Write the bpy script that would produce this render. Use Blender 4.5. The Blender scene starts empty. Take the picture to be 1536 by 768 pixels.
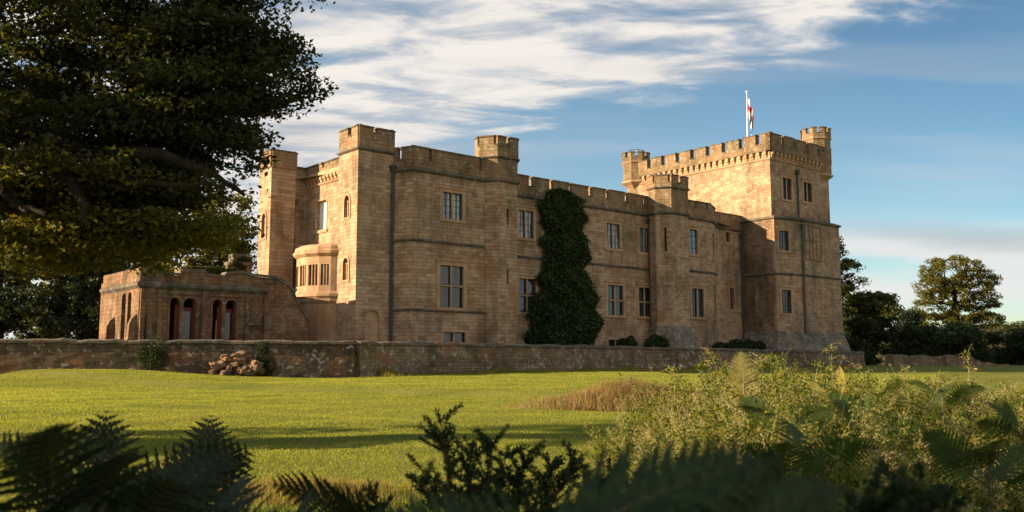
import bpy, math, random
import numpy as np
from mathutils import Vector, Matrix
from mathutils.geometry import tessellate_polygon
R = math.radians
scn = bpy.context.scene
C = scn.collection
rng = np.random.default_rng(7)
random.seed(7)

# ------------------------------------------------------------------ camera
cd = bpy.data.cameras.new("camera"); cam = bpy.data.objects.new("camera", cd); C.objects.link(cam)
cam.location = (0, 0, 0); cam.rotation_euler = (R(90 + 6.676), 0, 0)
cd.sensor_width = 36; cd.lens = 1401 * 36 / 1536; cd.clip_start = 0.05; cd.clip_end = 6000
cd.dof.use_dof = True; cd.dof.focus_distance = 42; cd.dof.aperture_fstop = 4.0
scn.camera = cam
# ------------------------------------------------------------------ light and exposure
FA = R(40)                                     # the castle's front runs 40 degrees off the camera's right
F2 = np.array([math.cos(FA), math.sin(FA)]); L2 = np.array([-math.sin(FA), math.cos(FA)])
AZ, EL = R(28), R(15.5)
sh = -F2 * math.cos(AZ) + L2 * math.sin(AZ)    # horizontal direction towards the sun
sdir = Vector((sh[0] * math.cos(EL), sh[1] * math.cos(EL), math.sin(EL)))
sd = bpy.data.lights.new("sun", 'SUN'); so = bpy.data.objects.new("sun", sd); C.objects.link(so)
sd.energy = 5.0; sd.angle = R(0.5); sd.color = (1.0, 0.79, 0.52)
so.rotation_euler = sdir.to_track_quat('Z', 'Y').to_euler(); so.location = (-60, 20, 60)
scn.view_settings.view_transform = 'Standard'; scn.view_settings.look = 'None'
scn.view_settings.exposure = 1.4; scn.view_settings.gamma = 1
scn.view_settings.use_curve_mapping = False

world = bpy.data.worlds.new("World"); scn.world = world; world.use_nodes = True
wt = world.node_tree; wt.nodes.clear()
def wn(t, **k):
    n = wt.nodes.new(t)
    for a, b in k.items(): setattr(n, a, b)
    return n
def wl(a, b): wt.links.new(a, b)
def wmath(op, a, b=None, c=None, clamp=False):
    n = wn('ShaderNodeMath', operation=op, use_clamp=clamp)
    for i, q in enumerate((a, b, c)):
        if q is None: continue
        if isinstance(q, (int, float)): n.inputs[i].default_value = q
        else: wl(q, n.inputs[i])
    return n.outputs[0]
def wramp(v, a, b, lo=0., hi=1.):
    n = wn('ShaderNodeMapRange'); n.interpolation_type = 'SMOOTHSTEP'
    wl(v, n.inputs[0]); n.inputs[1].default_value = a; n.inputs[2].default_value = b
    n.inputs[3].default_value = lo; n.inputs[4].default_value = hi
    return n.outputs[0]
sky = wn('ShaderNodeTexSky', sky_type='NISHITA', sun_disc=False)
sky.sun_elevation = EL; sky.sun_rotation = math.atan2(sdir.x, sdir.y)
sky.air_density = 1.0; sky.dust_density = 0.6; sky.ozone_density = 2.2
tc = wn('ShaderNodeTexCoord'); sep = wn('ShaderNodeSeparateXYZ'); wl(tc.outputs['Generated'], sep.inputs[0])
dx, dy, dz = sep.outputs
zc_ = wmath('MAXIMUM', dz, 0.02)
# a flat cloud layer seen from below: direction divided by height
cx = wmath('DIVIDE', dx, wmath('ADD', zc_, 0.10)); cy = wmath('DIVIDE', dy, wmath('ADD', zc_, 0.10))
comb = wn('ShaderNodeCombineXYZ'); wl(cx, comb.inputs[0]); wl(cy, comb.inputs[1])
mp = wn('ShaderNodeMapping'); wl(comb.outputs[0], mp.inputs[0]); mp.inputs['Rotation'].default_value = (0, 0, R(-28)); mp.inputs['Scale'].default_value = (0.75, 1.5, 1)
nz = wn('ShaderNodeTexNoise'); nz.inputs['Scale'].default_value = 4.2; nz.inputs['Detail'].default_value = 9; nz.inputs['Roughness'].default_value = 0.56; nz.inputs['Distortion'].default_value = 0.35
wl(mp.outputs[0], nz.inputs['Vector'])
nz2 = wn('ShaderNodeTexNoise'); nz2.inputs['Scale'].default_value = 0.8; nz2.inputs['Detail'].default_value = 3
wl(mp.outputs[0], nz2.inputs['Vector'])
# where the cloud bank lies: azimuth t = x/y, elevation e = z/y
yy = wmath('MAXIMUM', dy, 0.05)
t_ = wmath('DIVIDE', dx, yy); e_ = wmath('DIVIDE', dz, yy)
# lower edge of the bank rises to the right
edge = wmath('ADD', wmath('MULTIPLY', t_, 0.27), 0.285)
bank = wramp(wmath('SUBTRACT', e_, edge), -0.09, 0.04)
rightfade = wramp(t_, 0.28, 0.72, 1.0, 0.15)
topfade = wramp(wmath('SUBTRACT', e_, wmath('ADD', edge, 0.0)), 0.16, 0.40, 1.0, 0.45)
bankm = wmath('MULTIPLY', wmath('MULTIPLY', bank, rightfade), topfade)
leftm = wramp(t_, -0.22, -0.02, 1.0, 0.0)
bankm = wmath('MAXIMUM', bankm, wmath('MULTIPLY', leftm, wramp(e_, 0.52, 0.30, 0.3, 0.95)))
behind = wramp(dy, 0.1, -0.2, 0.0, 0.9)  # unseen clouds added behind the camera as fill light for the castle front
bankm = wmath('MAXIMUM', wmath('MULTIPLY', bankm, wramp(dy, 0.0, 0.25)), behind)
dens = wmath('ADD', wmath('ADD', wmath('MULTIPLY', nz.outputs[0], 1.25), wmath('MULTIPLY', nz2.outputs[0], 0.5)), wmath('MULTIPLY', bankm, 0.50))
cl = wramp(dens, 1.02, 1.42)
cl = wmath('MULTIPLY', cl, wramp(bankm, 0.02, 0.5))
# low stratus near the horizon, long flat streaks
mp3 = wn('ShaderNodeCombineXYZ'); wl(wmath('MULTIPLY', t_, 1.6), mp3.inputs[0]); wl(wmath('MULTIPLY', e_, 13.0), mp3.inputs[1])
nz3 = wn('ShaderNodeTexNoise'); nz3.inputs['Scale'].default_value = 1.15; nz3.inputs['Detail'].default_value = 5; nz3.inputs['Roughness'].default_value = 0.45
mofs = wn('ShaderNodeMapping'); mofs.inputs['Location'].default_value = (3.3, 0.55, 0); wl(mp3.outputs[0], mofs.inputs[0]); wl(mofs.outputs[0], nz3.inputs['Vector'])
low = wmath('MULTIPLY', wramp(nz3.outputs[0], 0.33, 0.47), wramp(e_, 0.17, 0.125))
low = wmath('MULTIPLY', low, wramp(t_, 0.20, 0.38, 0.6, 1.0))
wisp = wmath('MULTIPLY', wramp(nz3.outputs[0], 0.45, 0.75), wmath('MULTIPLY', wramp(e_, 0.50, 0.2), 0.55))
low = wmath('MAXIMUM', low, wisp)
skyg = wn('ShaderNodeMix', data_type='RGBA', blend_type='MULTIPLY'); skyg.inputs['Factor'].default_value = 1.0
wl(sky.outputs[0], skyg.inputs['A']); dk_ = wn('ShaderNodeMix', data_type='RGBA'); wl(wramp(wmath('ADD', wmath('MULTIPLY', t_, .55), e_), .22, .80), dk_.inputs['Factor']); dk_.inputs['A'].default_value = (.95, 1.02, .97, 1); dk_.inputs['B'].default_value = (.50, .66, .70, 1); wl(dk_.outputs['Result'], skyg.inputs['B'])
ccol = wn('ShaderNodeMix', data_type='RGBA'); wl(wramp(nz.outputs[0], 0.38, 0.60), ccol.inputs['Factor'])
ccol.inputs['A'].default_value = (3.0, 3.2, 3.5, 1); ccol.inputs['B'].default_value = (5.6, 5.2, 4.75, 1)
bc_ = wn('ShaderNodeMix', data_type='RGBA', blend_type='MULTIPLY'); bc_.inputs['Factor'].default_value = 1.0; bb_ = wramp(dy, 0.1, -0.3, 1.0, 1.1); wl(ccol.outputs['Result'], bc_.inputs['A']); wl(bb_, bc_.inputs['B']); ccol = bc_  # the added clouds behind the camera are brightened for more fill
m1 = wn('ShaderNodeMix', data_type='RGBA'); wl(wmath('MULTIPLY', cl, 0.93), m1.inputs['Factor']); wl(skyg.outputs['Result'], m1.inputs['A']); wl(ccol.outputs['Result'], m1.inputs['B'])
lcol = wn('ShaderNodeMix', data_type='RGBA'); wl(wramp(nz3.outputs[0], 0.5, 0.72), lcol.inputs['Factor'])
lcol.inputs['A'].default_value = (4.9, 4.7, 4.6, 1); lcol.inputs['B'].default_value = (2.9, 2.75, 2.8, 1)
m2 = wn('ShaderNodeMix', data_type='RGBA'); wl(wmath('MULTIPLY', low, 0.8), m2.inputs['Factor']); wl(m1.outputs['Result'], m2.inputs['A']); wl(lcol.outputs['Result'], m2.inputs['B'])
bg = wn('ShaderNodeBackground'); bg.inputs['Strength'].default_value = 0.066
wl(m2.outputs['Result'], bg.inputs['Color']); wo = wn('ShaderNodeOutputWorld'); wl(bg.outputs[0], wo.inputs[0])

# ------------------------------------------------------------------ materials
class Mat:
    def __init__(s, name):
        s.m = bpy.data.materials.new(name); s.m.use_nodes = True; s.t = s.m.node_tree; s.t.nodes.clear()
        s.out = s.n('ShaderNodeOutputMaterial')
    def n(s, t, **k):
        q = s.t.nodes.new(t)
        for a, b in k.items(): setattr(q, a, b)
        return q
    def l(s, a, b): s.t.links.new(a, b)
    def noise(s, vec, scale, detail=4, rough=.55, sc=None, loc=None):
        if sc or loc:
            mp = s.n('ShaderNodeMapping'); s.l(vec, mp.inputs[0])
            if sc: mp.inputs['Scale'].default_value = sc
            if loc: mp.inputs['Location'].default_value = loc
            vec = mp.outputs[0]
        q = s.n('ShaderNodeTexNoise'); q.inputs['Scale'].default_value = scale; q.inputs['Detail'].default_value = detail; q.inputs['Roughness'].default_value = rough
        s.l(vec, q.inputs['Vector']); return q.outputs[0]
    def ramp(s, v, a, b, lo=0., hi=1.):
        q = s.n('ShaderNodeMapRange'); s.l(v, q.inputs[0])
        for i, x in enumerate((a, b, lo, hi)): q.inputs[i + 1].default_value = x
        return q.outputs[0]
    def math(s, op, a, b):
        q = s.n('ShaderNodeMath', operation=op)
        for i, x in enumerate((a, b)):
            if isinstance(x, (int, float)): q.inputs[i].default_value = x
            else: s.l(x, q.inputs[i])
        return q.outputs[0]
    def mix(s, f, a, b, mode='MIX'):
        q = s.n('ShaderNodeMix', data_type='RGBA', blend_type=mode)
        for k, x in (('Factor', f), ('A', a), ('B', b)):
            if isinstance(x, (int, float)): q.inputs[k].default_value = x
            elif isinstance(x, tuple): q.inputs[k].default_value = (*x, 1) if len(x) == 3 else x
            else: s.l(x, q.inputs[k])
        return q.outputs['Result']
    def pbr(s, col, rough=.85, bump=None, bstr=.5, bdist=.02, spec=.3, metallic=0):
        p = s.n('ShaderNodeBsdfPrincipled')
        if isinstance(col, tuple): p.inputs['Base Color'].default_value = (*col, 1)
        else: s.l(col, p.inputs['Base Color'])
        if isinstance(rough, (int, float)): p.inputs['Roughness'].default_value = rough
        else: s.l(rough, p.inputs['Roughness'])
        p.inputs['Specular IOR Level'].default_value = spec; p.inputs['Metallic'].default_value = metallic
        if bump is not None:
            b = s.n('ShaderNodeBump'); b.inputs['Strength'].default_value = bstr; b.inputs['Distance'].default_value = bdist
            s.l(bump, b.inputs['Height']); s.l(b.outputs[0], p.inputs['Normal'])
        s.l(p.outputs[0], s.out.inputs[0]); return p

def stone(name, c1, c2, patch, dirt, dirt_amt=.45, bw=.46, bh=.20, bump=.9, lichen=0.0, rough_joint=.014):
    m = Mat(name)
    tc = m.n('ShaderNodeTexCoord'); ob = tc.outputs['Object']; uv = tc.outputs['UV']
    wob = m.n('ShaderNodeTexNoise'); wob.inputs['Scale'].default_value = 1.7; m.l(uv, wob.inputs['Vector'])
    add = m.n('ShaderNodeVectorMath', operation='MULTIPLY_ADD'); m.l(wob.outputs['Color'], add.inputs[0]); add.inputs[1].default_value = (.07, .05, 0); m.l(uv, add.inputs[2])
    b = m.n('ShaderNodeTexBrick'); m.l(add.outputs[0], b.inputs['Vector'])
    b.inputs['Scale'].default_value = 1; b.inputs['Brick Width'].default_value = bw; b.inputs['Row Height'].default_value = bh
    b.inputs['Mortar Size'].default_value = rough_joint; b.inputs['Mortar Smooth'].default_value = .35; b.inputs['Bias'].default_value = -.1
    b.inputs['Color1'].default_value = (*c1, 1); b.inputs['Color2'].default_value = (*c2, 1)
    b.inputs['Mortar'].default_value = (*[q * .74 for q in c1], 1); b.offset_frequency = 2; b.squash = 1.35; b.squash_frequency = 3
    big = m.noise(ob, .33, 5, .6)
    mid = m.noise(ob, 1.6, 6, .65)
    fine = m.noise(ob, 14, 5, .7)
    col = m.mix(m.ramp(mid, .48, .62), b.outputs['Color'], patch)
    col = m.mix(m.ramp(m.noise(ob, .9, 4, .6, loc=(7, 3, 1)), .5, .66, 0, .75), col, m.mix(.5, c2, (.40, .17, .075)))
    streak = m.noise(ob, 1.0, 7, .7, sc=(1.8, 1.8, .34))
    d = m.math('MULTIPLY', m.ramp(m.math('ADD', m.math('MULTIPLY', big, .5), m.math('MULTIPLY', streak, .5)), .46, .62), dirt_amt)
    col = m.mix(d, col, dirt)
    col = m.mix(m.ramp(fine, .25, .8, 0, .5), col, m.mix(1.0, col, (.62, .58, .52), 'MULTIPLY'))
    if lichen:
        li = m.noise(ob, 3.2, 8, .75, loc=(3, 9, 4))
        col = m.mix(m.ramp(li, .56, .60, 0, lichen), col, (.50, .47, .40))
        li2 = m.noise(ob, 1.4, 6, .7, loc=(13, 9, 4))
        col = m.mix(m.ramp(li2, .52, .64, 0, lichen * .9), col, (.055, .06, .03))
    h = m.math('ADD', m.math('MULTIPLY', b.outputs['Fac'], -.75), m.math('ADD', m.math('MULTIPLY', fine, .55), m.math('MULTIPLY', m.noise(ob, 5, 6, .6), .9)))
    m.pbr(col, .92, h, bump, .035, .15)
    return m.m
STONE = stone('sandstone', (.52, .355, .225), (.25, .16, .095), (.48, .345, .225), (.12, .09, .058), .75, bump=1.0)
STONE_D = stone('weathered_sandstone', (.29, .19, .10), (.22, .145, .08), (.32, .22, .125), (.075, .06, .04), .75, lichen=.4)
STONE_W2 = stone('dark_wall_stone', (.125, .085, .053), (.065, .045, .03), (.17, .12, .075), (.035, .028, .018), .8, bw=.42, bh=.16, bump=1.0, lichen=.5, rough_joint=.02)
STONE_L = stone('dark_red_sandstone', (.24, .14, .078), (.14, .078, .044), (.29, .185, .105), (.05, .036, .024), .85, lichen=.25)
STONE_T = stone('dressed_sandstone', (.52, .335, .20), (.40, .235, .13), (.50, .34, .21), (.20, .135, .08), .5, bw=.8, bh=.4, bump=.45)
STONE_C = stone('coping_stone', (.13, .115, .09), (.10, .09, .07), (.19, .165, .12), (.045, .045, .04), .6, bw=.8, bh=.5, bump=.6, lichen=.3)
STONE_P = stone('grey_plinth_stone', (.22, .185, .145), (.155, .13, .105), (.27, .235, .19), (.07, .062, .05), .6, bw=.5, bh=.24, lichen=.55)
STONE_W = stone('terrace_wall_stone', (.24, .165, .10), (.15, .105, .065), (.30, .21, .13), (.05, .042, .028), .75, bw=.42, bh=.16, bump=1.0, lichen=.65, rough_joint=.02)

def plain(name, col, rough=.7, metallic=0, nscale=6, amt=.25, spec=.3):
    m = Mat(name); tc = m.n('ShaderNodeTexCoord'); n = m.noise(tc.outputs['Object'], nscale, 5, .6)
    c = m.mix(m.ramp(n, .3, .7, 0, amt), col, tuple(q * .45 for q in col))
    m.pbr(c, rough, n, .2, .01, spec, metallic); return m.m
LEAD = plain('lead_grey_paint', (.055, .055, .05), .55)
IRON = plain('black_iron', (.02, .02, .02), .5)
DOOR = plain('dark_red_paint', (.16, .025, .014), .5)
WHITEP = plain('white_pole_paint', (.8, .8, .78), .4, amt=.1)
WHITEF = plain('white_window_frame', (.62, .58, .50), .5, amt=.2)
DARKIN = plain('dark_interior', (.035, .026, .02), .95)
STEP = plain('worn_grey_stone', (.20, .17, .13), .9)
POTM = plain('terracotta_pot', (.28, .12, .06), .85)
SLATE = plain('grey_roof_lead', (.10, .10, .10), .6)

def glass(name, tint, rough=.06, curtain=0.):
    m = Mat(name); tc = m.n('ShaderNodeTexCoord'); ob = tc.outputs['Object']
    n = m.noise(ob, 2.3, 3, .5)
    # tint of the pane (dim room, painted sky), pale curtains mixed over it
    st = m.noise(ob, 1.0, 3, .5, sc=(9, 9, .6), loc=(2, 2, 2))
    c = m.mix(m.ramp(st, .42, .56, 0, curtain), tint, (.42, .42, .40))
    p = m.pbr(c, rough * .6, n, .25, .02, .75); 
    return m.m
GLASS = glass('dark_window_glass', (.012, .014, .016), curtain=.10)
GLASS_C = glass('curtained_window_glass', (.10, .13, .16), curtain=.8)  # blue tint paints sky reflection into the pane, besides its curtains
GLASS_S = glass('painted_sky_glass', (.70, .68, .62), .05, curtain=0)
GLASS_S.node_tree.nodes  # the pale tint is bright sky painted into the pane

def leafmat(name, cols, trans=.45, tcol=None, rough=.6, spread=1.0):
    m = Mat(name); g = m.n('ShaderNodeNewGeometry'); r = g.outputs['Random Per Island']
    cr = m.n('ShaderNodeValToRGB'); m.l(r, cr.inputs[0])
    el = cr.color_ramp.elements; el[0].position = 0; el[1].position = 1
    el[0].color = (*cols[0], 1); el[1].color = (*cols[-1], 1)
    for i, c in enumerate(cols[1:-1]):
        e = el.new((i + 1) / (len(cols) - 1)); e.color = (*c, 1)
    tc = m.n('ShaderNodeTexCoord'); n = m.noise(tc.outputs['Object'], .9, 4, .6)
    col = m.mix(m.ramp(n, .35, .65, 0, .6), cr.outputs[0], m.mix(1.0, cr.outputs[0], (.55, .6, .5), 'MULTIPLY'))
    p = m.n('ShaderNodeBsdfPrincipled'); m.l(col, p.inputs['Base Color']); p.inputs['Roughness'].default_value = rough; p.inputs['Specular IOR Level'].default_value = .25
    t = m.n('ShaderNodeBsdfTranslucent')
    tcn = m.mix(1.0, col, tcol or (1.9, 1.7, .7), 'MULTIPLY'); m.l(tcn, t.inputs[0])
    mx = m.n('ShaderNodeMixShader'); mx.inputs[0].default_value = trans; m.l(p.outputs[0], mx.inputs[1]); m.l(t.outputs[0], mx.inputs[2])
    m.l(mx.outputs[0], m.out.inputs[0]); return m.m
LEAF_MAIN = leafmat('beech_leaf', [(.022, .034, .009), (.036, .050, .012), (.055, .064, .014), (.07, .06, .015)], .42)
LEAF_GOLD = leafmat('golden_leaf', [(.07, .085, .018), (.12, .125, .022), (.17, .15, .028), (.15, .11, .02)], .45)
LEAF_FAR = leafmat('far_leaf', [(.04, .055, .016), (.065, .08, .02), (.09, .10, .024), (.10, .085, .022)], .32)
LEAF_DARK = leafmat('dark_leaf', [(.018, .030, .010), (.03, .045, .013), (.045, .058, .016)], .25)
LEAF_IVY = leafmat('ivy_leaf', [(.014, .030, .008), (.026, .048, .012), (.045, .072, .017), (.075, .095, .026)], .2, rough=.35)
LEAF_FERN = leafmat('bracken_leaf', [(.035, .065, .018), (.055, .095, .022), (.075, .11, .025)], .4)
LEAF_FERND = leafmat('shaded_bracken_leaf', [(.008, .016, .005), (.014, .025, .007), (.022, .036, .010)], .3)  # bracken with the foreground shade put into its leaf colour
LEAF_FERNM = leafmat('half_shaded_bracken_leaf', [(.016, .032, .009), (.026, .048, .012), (.04, .066, .016)], .3)  # bracken with a milder foreground shade put into its colour
LEAF_YEW = leafmat('juniper_leaf', [(.012, .026, .008), (.02, .042, .012), (.036, .064, .018)], .3)
LEAF_BRAM = leafmat('bramble_leaf', [(.03, .06, .012), (.06, .10, .018), (.15, .165, .026), (.31, .27, .05)], .55)
STRAW = leafmat('straw_stem', [(.30, .26, .10), (.44, .38, .16), (.38, .28, .13)], .4, tcol=(1.3, 1.2, .8))
LEAF_PALE = leafmat('pale_frond', [(.26, .25, .08), (.36, .33, .12), (.42, .34, .16)], .5)
BROWNG = leafmat('dry_brown_grass', [(.20, .11, .045), (.30, .17, .07), (.36, .24, .10), (.22, .19, .06)], .4, tcol=(1.3, 1.1, .7))
GRASSB = leafmat('lawn_blade', [(.20, .25, .032), (.29, .33, .045), (.39, .39, .07), (.34, .29, .08)], .5, tcol=(1.5, 1.45, .55))
m = Mat('bark'); tc_ = m.n('ShaderNodeTexCoord'); n_ = m.noise(tc_.outputs['Object'], 6, 6, .7, sc=(1, 1, .3))
m.pbr(m.mix(n_, (.016, .013, .010), (.045, .036, .026)), .95, n_, .8, .03, .1); BARK = m.m
m = Mat('lawn'); tc_ = m.n('ShaderNodeTexCoord'); ob = tc_.outputs['Object']
n1 = m.noise(ob, .35, 5, .6, sc=(.5, 1.6, 1)); n2 = m.noise(ob, 9, 6, .7); n3 = m.noise(ob, 55, 3, .7)
c_ = m.mix(m.ramp(n1, .38, .62), (.16, .18, .026), (.28, .26, .05)); c_ = m.mix(m.ramp(n2, .35, .7, 0, .6), c_, (.06, .085, .016))
m.pbr(c_, .9, m.math('ADD', m.math('MULTIPLY', n2, 1.0), m.math('MULTIPLY', n3, .8)), 1.0, .06, .1); LAWN = m.m
m = Mat('gravel'); tc_ = m.n('ShaderNodeTexCoord'); n_ = m.noise(tc_.outputs['Object'], 20, 5, .7)
m.pbr(m.mix(n_, (.12, .085, .05), (.25, .18, .11)), .95, n_, .6, .02, .1); GRAVEL = m.m
m = Mat('soil'); tc_ = m.n('ShaderNodeTexCoord'); n_ = m.noise(tc_.outputs['Object'], 3, 6, .7)
m.pbr(m.mix(n_, (.02, .018, .01), (.05, .045, .018)), .95, n_, .8, .05, .1); SOIL = m.m
m = Mat('wooded_hill'); tc_ = m.n('ShaderNodeTexCoord'); n_ = m.noise(tc_.outputs['Object'], .09, 8, .7); nb = m.noise(tc_.outputs['Object'], .012, 3, .5)
m.pbr(m.mix(m.ramp(nb, .4, .6), m.mix(n_, (.03, .04, .015), (.09, .085, .03)), m.mix(n_, (.05, .055, .02), (.15, .11, .045))), .95, n_, 1, 3, .1); HILL = m.m

# ------------------------------------------------------------------ builders
def setp(o, **k):
    for a, b in k.items():
        if b is not None: o[a] = b
    return o
def empty(name, loc, rz, label, cat, group=None):
    o = bpy.data.objects.new(name, None); C.objects.link(o); o.location = loc; o.rotation_euler = (0, 0, rz); o.empty_display_size = .3
    return setp(o, label=label, category=cat, group=group)
def build2(name, mbs, mats, parent=None, dz=0.):
    a = MB(); mi = []
    for i, m_ in enumerate(mbs):
        k = len(a.v); a.v += m_.v; a.f += [tuple(q + k for q in f) for f in m_.f]; a.uv += m_.uv; mi += [i] * len(m_.f)
    o = a.build(name, mats[0], parent, dz=dz)
    for m_ in mats[1:]: o.data.materials.append(m_)
    o.data.polygons.foreach_set('material_index', mi)
    return o
class MB:
    def __init__(s): s.v = []; s.f = []; s.uv = []
    def face(s, pts, uvs=None):
        i = len(s.v); s.v += [tuple(p) for p in pts]; s.f.append(tuple(range(i, i + len(pts))))
        if uvs is None:
            a = Vector(pts[0]); n = Vector((0, 0, 0))
            for k in range(len(pts)): 
                p, q = Vector(pts[k]), Vector(pts[(k + 1) % len(pts)]); n += p.cross(q)
            if abs(n.z) > .9 * n.length: uvs = [(p[0], p[1]) for p in pts]
            else:
                h = Vector((-n.y, n.x, 0)); h.normalize() if h.length else None
                uvs = [(Vector(p).dot(h), p[2]) for p in pts]
        s.uv += uvs
    def prism(s, poly, z0, z1, poly1=None, cap=True):
        b = poly1 or poly; n = len(poly)
        for i in range(n):
            j = (i + 1) % n
            s.face([(*poly[i], z0), (*poly[j], z0), (*b[j], z1), (*b[i], z1)])
        if cap:
            s.face([(*p, z1) for p in b]); s.face([(*p, z0) for p in reversed(poly)])
    def box(s, x0, x1, y0, y1, z0, z1): s.prism([(x0, y0), (x1, y0), (x1, y1), (x0, y1)], z0, z1)
    def obox(s, a, b, th, z0, z1, out=0.):
        """box along segment a-b; outward side is to the right; spans out .. out-th"""
        d = Vector(b) - Vector(a); d.normalize(); n = Vector((d.y, -d.x))
        A, B = Vector(a), Vector(b)
        p = [A + n * out, B + n * out, B + n * (out - th), A + n * (out - th)]
        s.prism([tuple(q) for q in p], z0, z1)
    def tube(s, pts, rad, seg=8, cap=True):
        pts = [Vector(p) for p in pts]; rings = []
        for i, p in enumerate(pts):
            d = (pts[min(i + 1, len(pts) - 1)] - pts[max(i - 1, 0)]).normalized()
            a = d.orthogonal().normalized() if abs(d.z) < .9 else Vector((1, 0, 0)) - d * d.x
            a.normalize(); b = d.cross(a); r = rad[i] if hasattr(rad, '__len__') else rad
            rings.append([p + (a * math.cos(k * 6.28318 / seg) + b * math.sin(k * 6.28318 / seg)) * r for k in range(seg)])
        for i in range(len(rings) - 1):
            for k in range(seg):
                l = (k + 1) % seg; s.face([rings[i][k], rings[i][l], rings[i + 1][l], rings[i + 1][k]])
        if cap: s.face(rings[-1]); s.face(rings[0][::-1])
    def build(s, name, mat, parent=None, smooth=False, dz=0.):
        me = bpy.data.meshes.new(name)
        me.from_pydata([(a, b, c - dz) for a, b, c in s.v], [], s.f); me.materials.append(mat)
        ul = me.uv_layers.new(name='UVMap'); ul.data.foreach_set('uv', np.array(s.uv, dtype=np.float32).ravel())
        if smooth: me.polygons.foreach_set('use_smooth', [True] * len(me.polygons))
        o = bpy.data.objects.new(name, me); C.objects.link(o)
        if parent: o.parent = parent
        return o
def rect(s0, s1, z0, z1): return [(s0, z0), (s1, z0), (s1, z1), (s0, z1)]
def arch(s0, s1, z0, z1, kind='round', n=8):
    """arched opening whose crown is at z1"""
    c, r = (s0 + s1) / 2, (s1 - s0) / 2; pts = [(s0, z0), (s1, z0)]
    rise = r if kind == 'round' else r * 1.5
    for k in range(n + 1):
        a = math.pi * k / n; h = math.sin(a) if kind == 'round' else math.sin(a) ** .75
        pts.append((c + r * math.cos(a), z1 - rise + rise * h))
    return pts
def panel(mb, a, b, z0, z1, holes=(), depth=.28, top=None):
    """wall face from a to b (outward = right), with holes cut and their reveals"""
    A, B = Vector(a), Vector(b); d = (B - A); ln = d.length; d.normalize(); n = Vector((d.y, -d.x))
    off = A.x * 0.37 + A.y * 0.61
    P = lambda q, k=0: (A.x + d.x * q[0] - n.x * k, A.y + d.y * q[0] - n.y * k, q[1])
    outer = top or rect(0, ln, z0, z1)
    loops = [outer] + [list(reversed(h)) for h in holes]
    flat = [q for l in loops for q in l]
    if holes or top:
        tris = tessellate_polygon([[Vector((q[0], q[1], 0)) for q in l] for l in loops])
    else: tris = [(0, 1, 2, 3)]
    for t in tris:
        q = [flat[i] for i in t]
        ar = sum(q[i][0] * q[(i + 1) % len(q)][1] - q[(i + 1) % len(q)][0] * q[i][1] for i in range(len(q)))
        if ar < 0: q = q[::-1]
        mb.face([P(x) for x in q], [(x[0] + off, x[1]) for x in q])
    for h in holes:
        for i in range(len(h)):
            p, q = h[i], h[(i + 1) % len(h)]
            mb.face([P(q), P(p), P(p, depth), P(q, depth)])
    return P
def offset(poly, o, closed=False):
    out = []; n = len(poly)
    for i in range(n):
        p = Vector(poly[i]); ns = []
        if closed or i > 0:
            d = (p - Vector(poly[i - 1])).normalized(); ns.append(Vector((d.y, -d.x)))
        if closed or i < n - 1:
            d = (Vector(poly[(i + 1) % n]) - p).normalized(); ns.append(Vector((d.y, -d.x)))
        if len(ns) == 2:
            m_ = (ns[0] + ns[1]); m_ = m_ / max(m_.length_squared, .3) * 2 if m_.length > 1e-4 else ns[0]
            v = m_ * o
            if v.length > abs(o) * 1.9: v = v.normalized() * abs(o) * 1.9 * (1 if o > 0 else -1)
        else: v = ns[0] * o
        out.append((p.x + v.x, p.y + v.y))
    return out
def band(mb, poly, prof, closed=False, inner=-.05):
    """prof: list of (out, z) from bottom to top; sweeps a moulding round the plan line"""
    pr = [(inner, prof[0][1])] + list(prof) + [(inner, prof[-1][1])]
    lines = [offset(poly, o, closed) for o, _ in pr]; n = len(poly)
    m_ = n if closed else n - 1
    for k in range(len(pr) - 1):
        for i in range(m_):
            j = (i + 1) % n
            mb.face([(*lines[k][i], pr[k][1]), (*lines[k][j], pr[k][1]), (*lines[k + 1][j], pr[k + 1][1]), (*lines[k + 1][i], pr[k + 1][1])])
    if not closed:
        for i, rev in ((0, False), (n - 1, True)):
            q = [(*lines[k][i], pr[k][1]) for k in range(len(pr))]
            mb.face(q[::-1] if rev else q)
def string(mb, poly, z, h=.16, out=.10, closed=False):
    band(mb, poly, [(.02, z - h * .6), (out, z - h * .1), (out, z + h * .15), (.015, z + h * .55)], closed)
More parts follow.
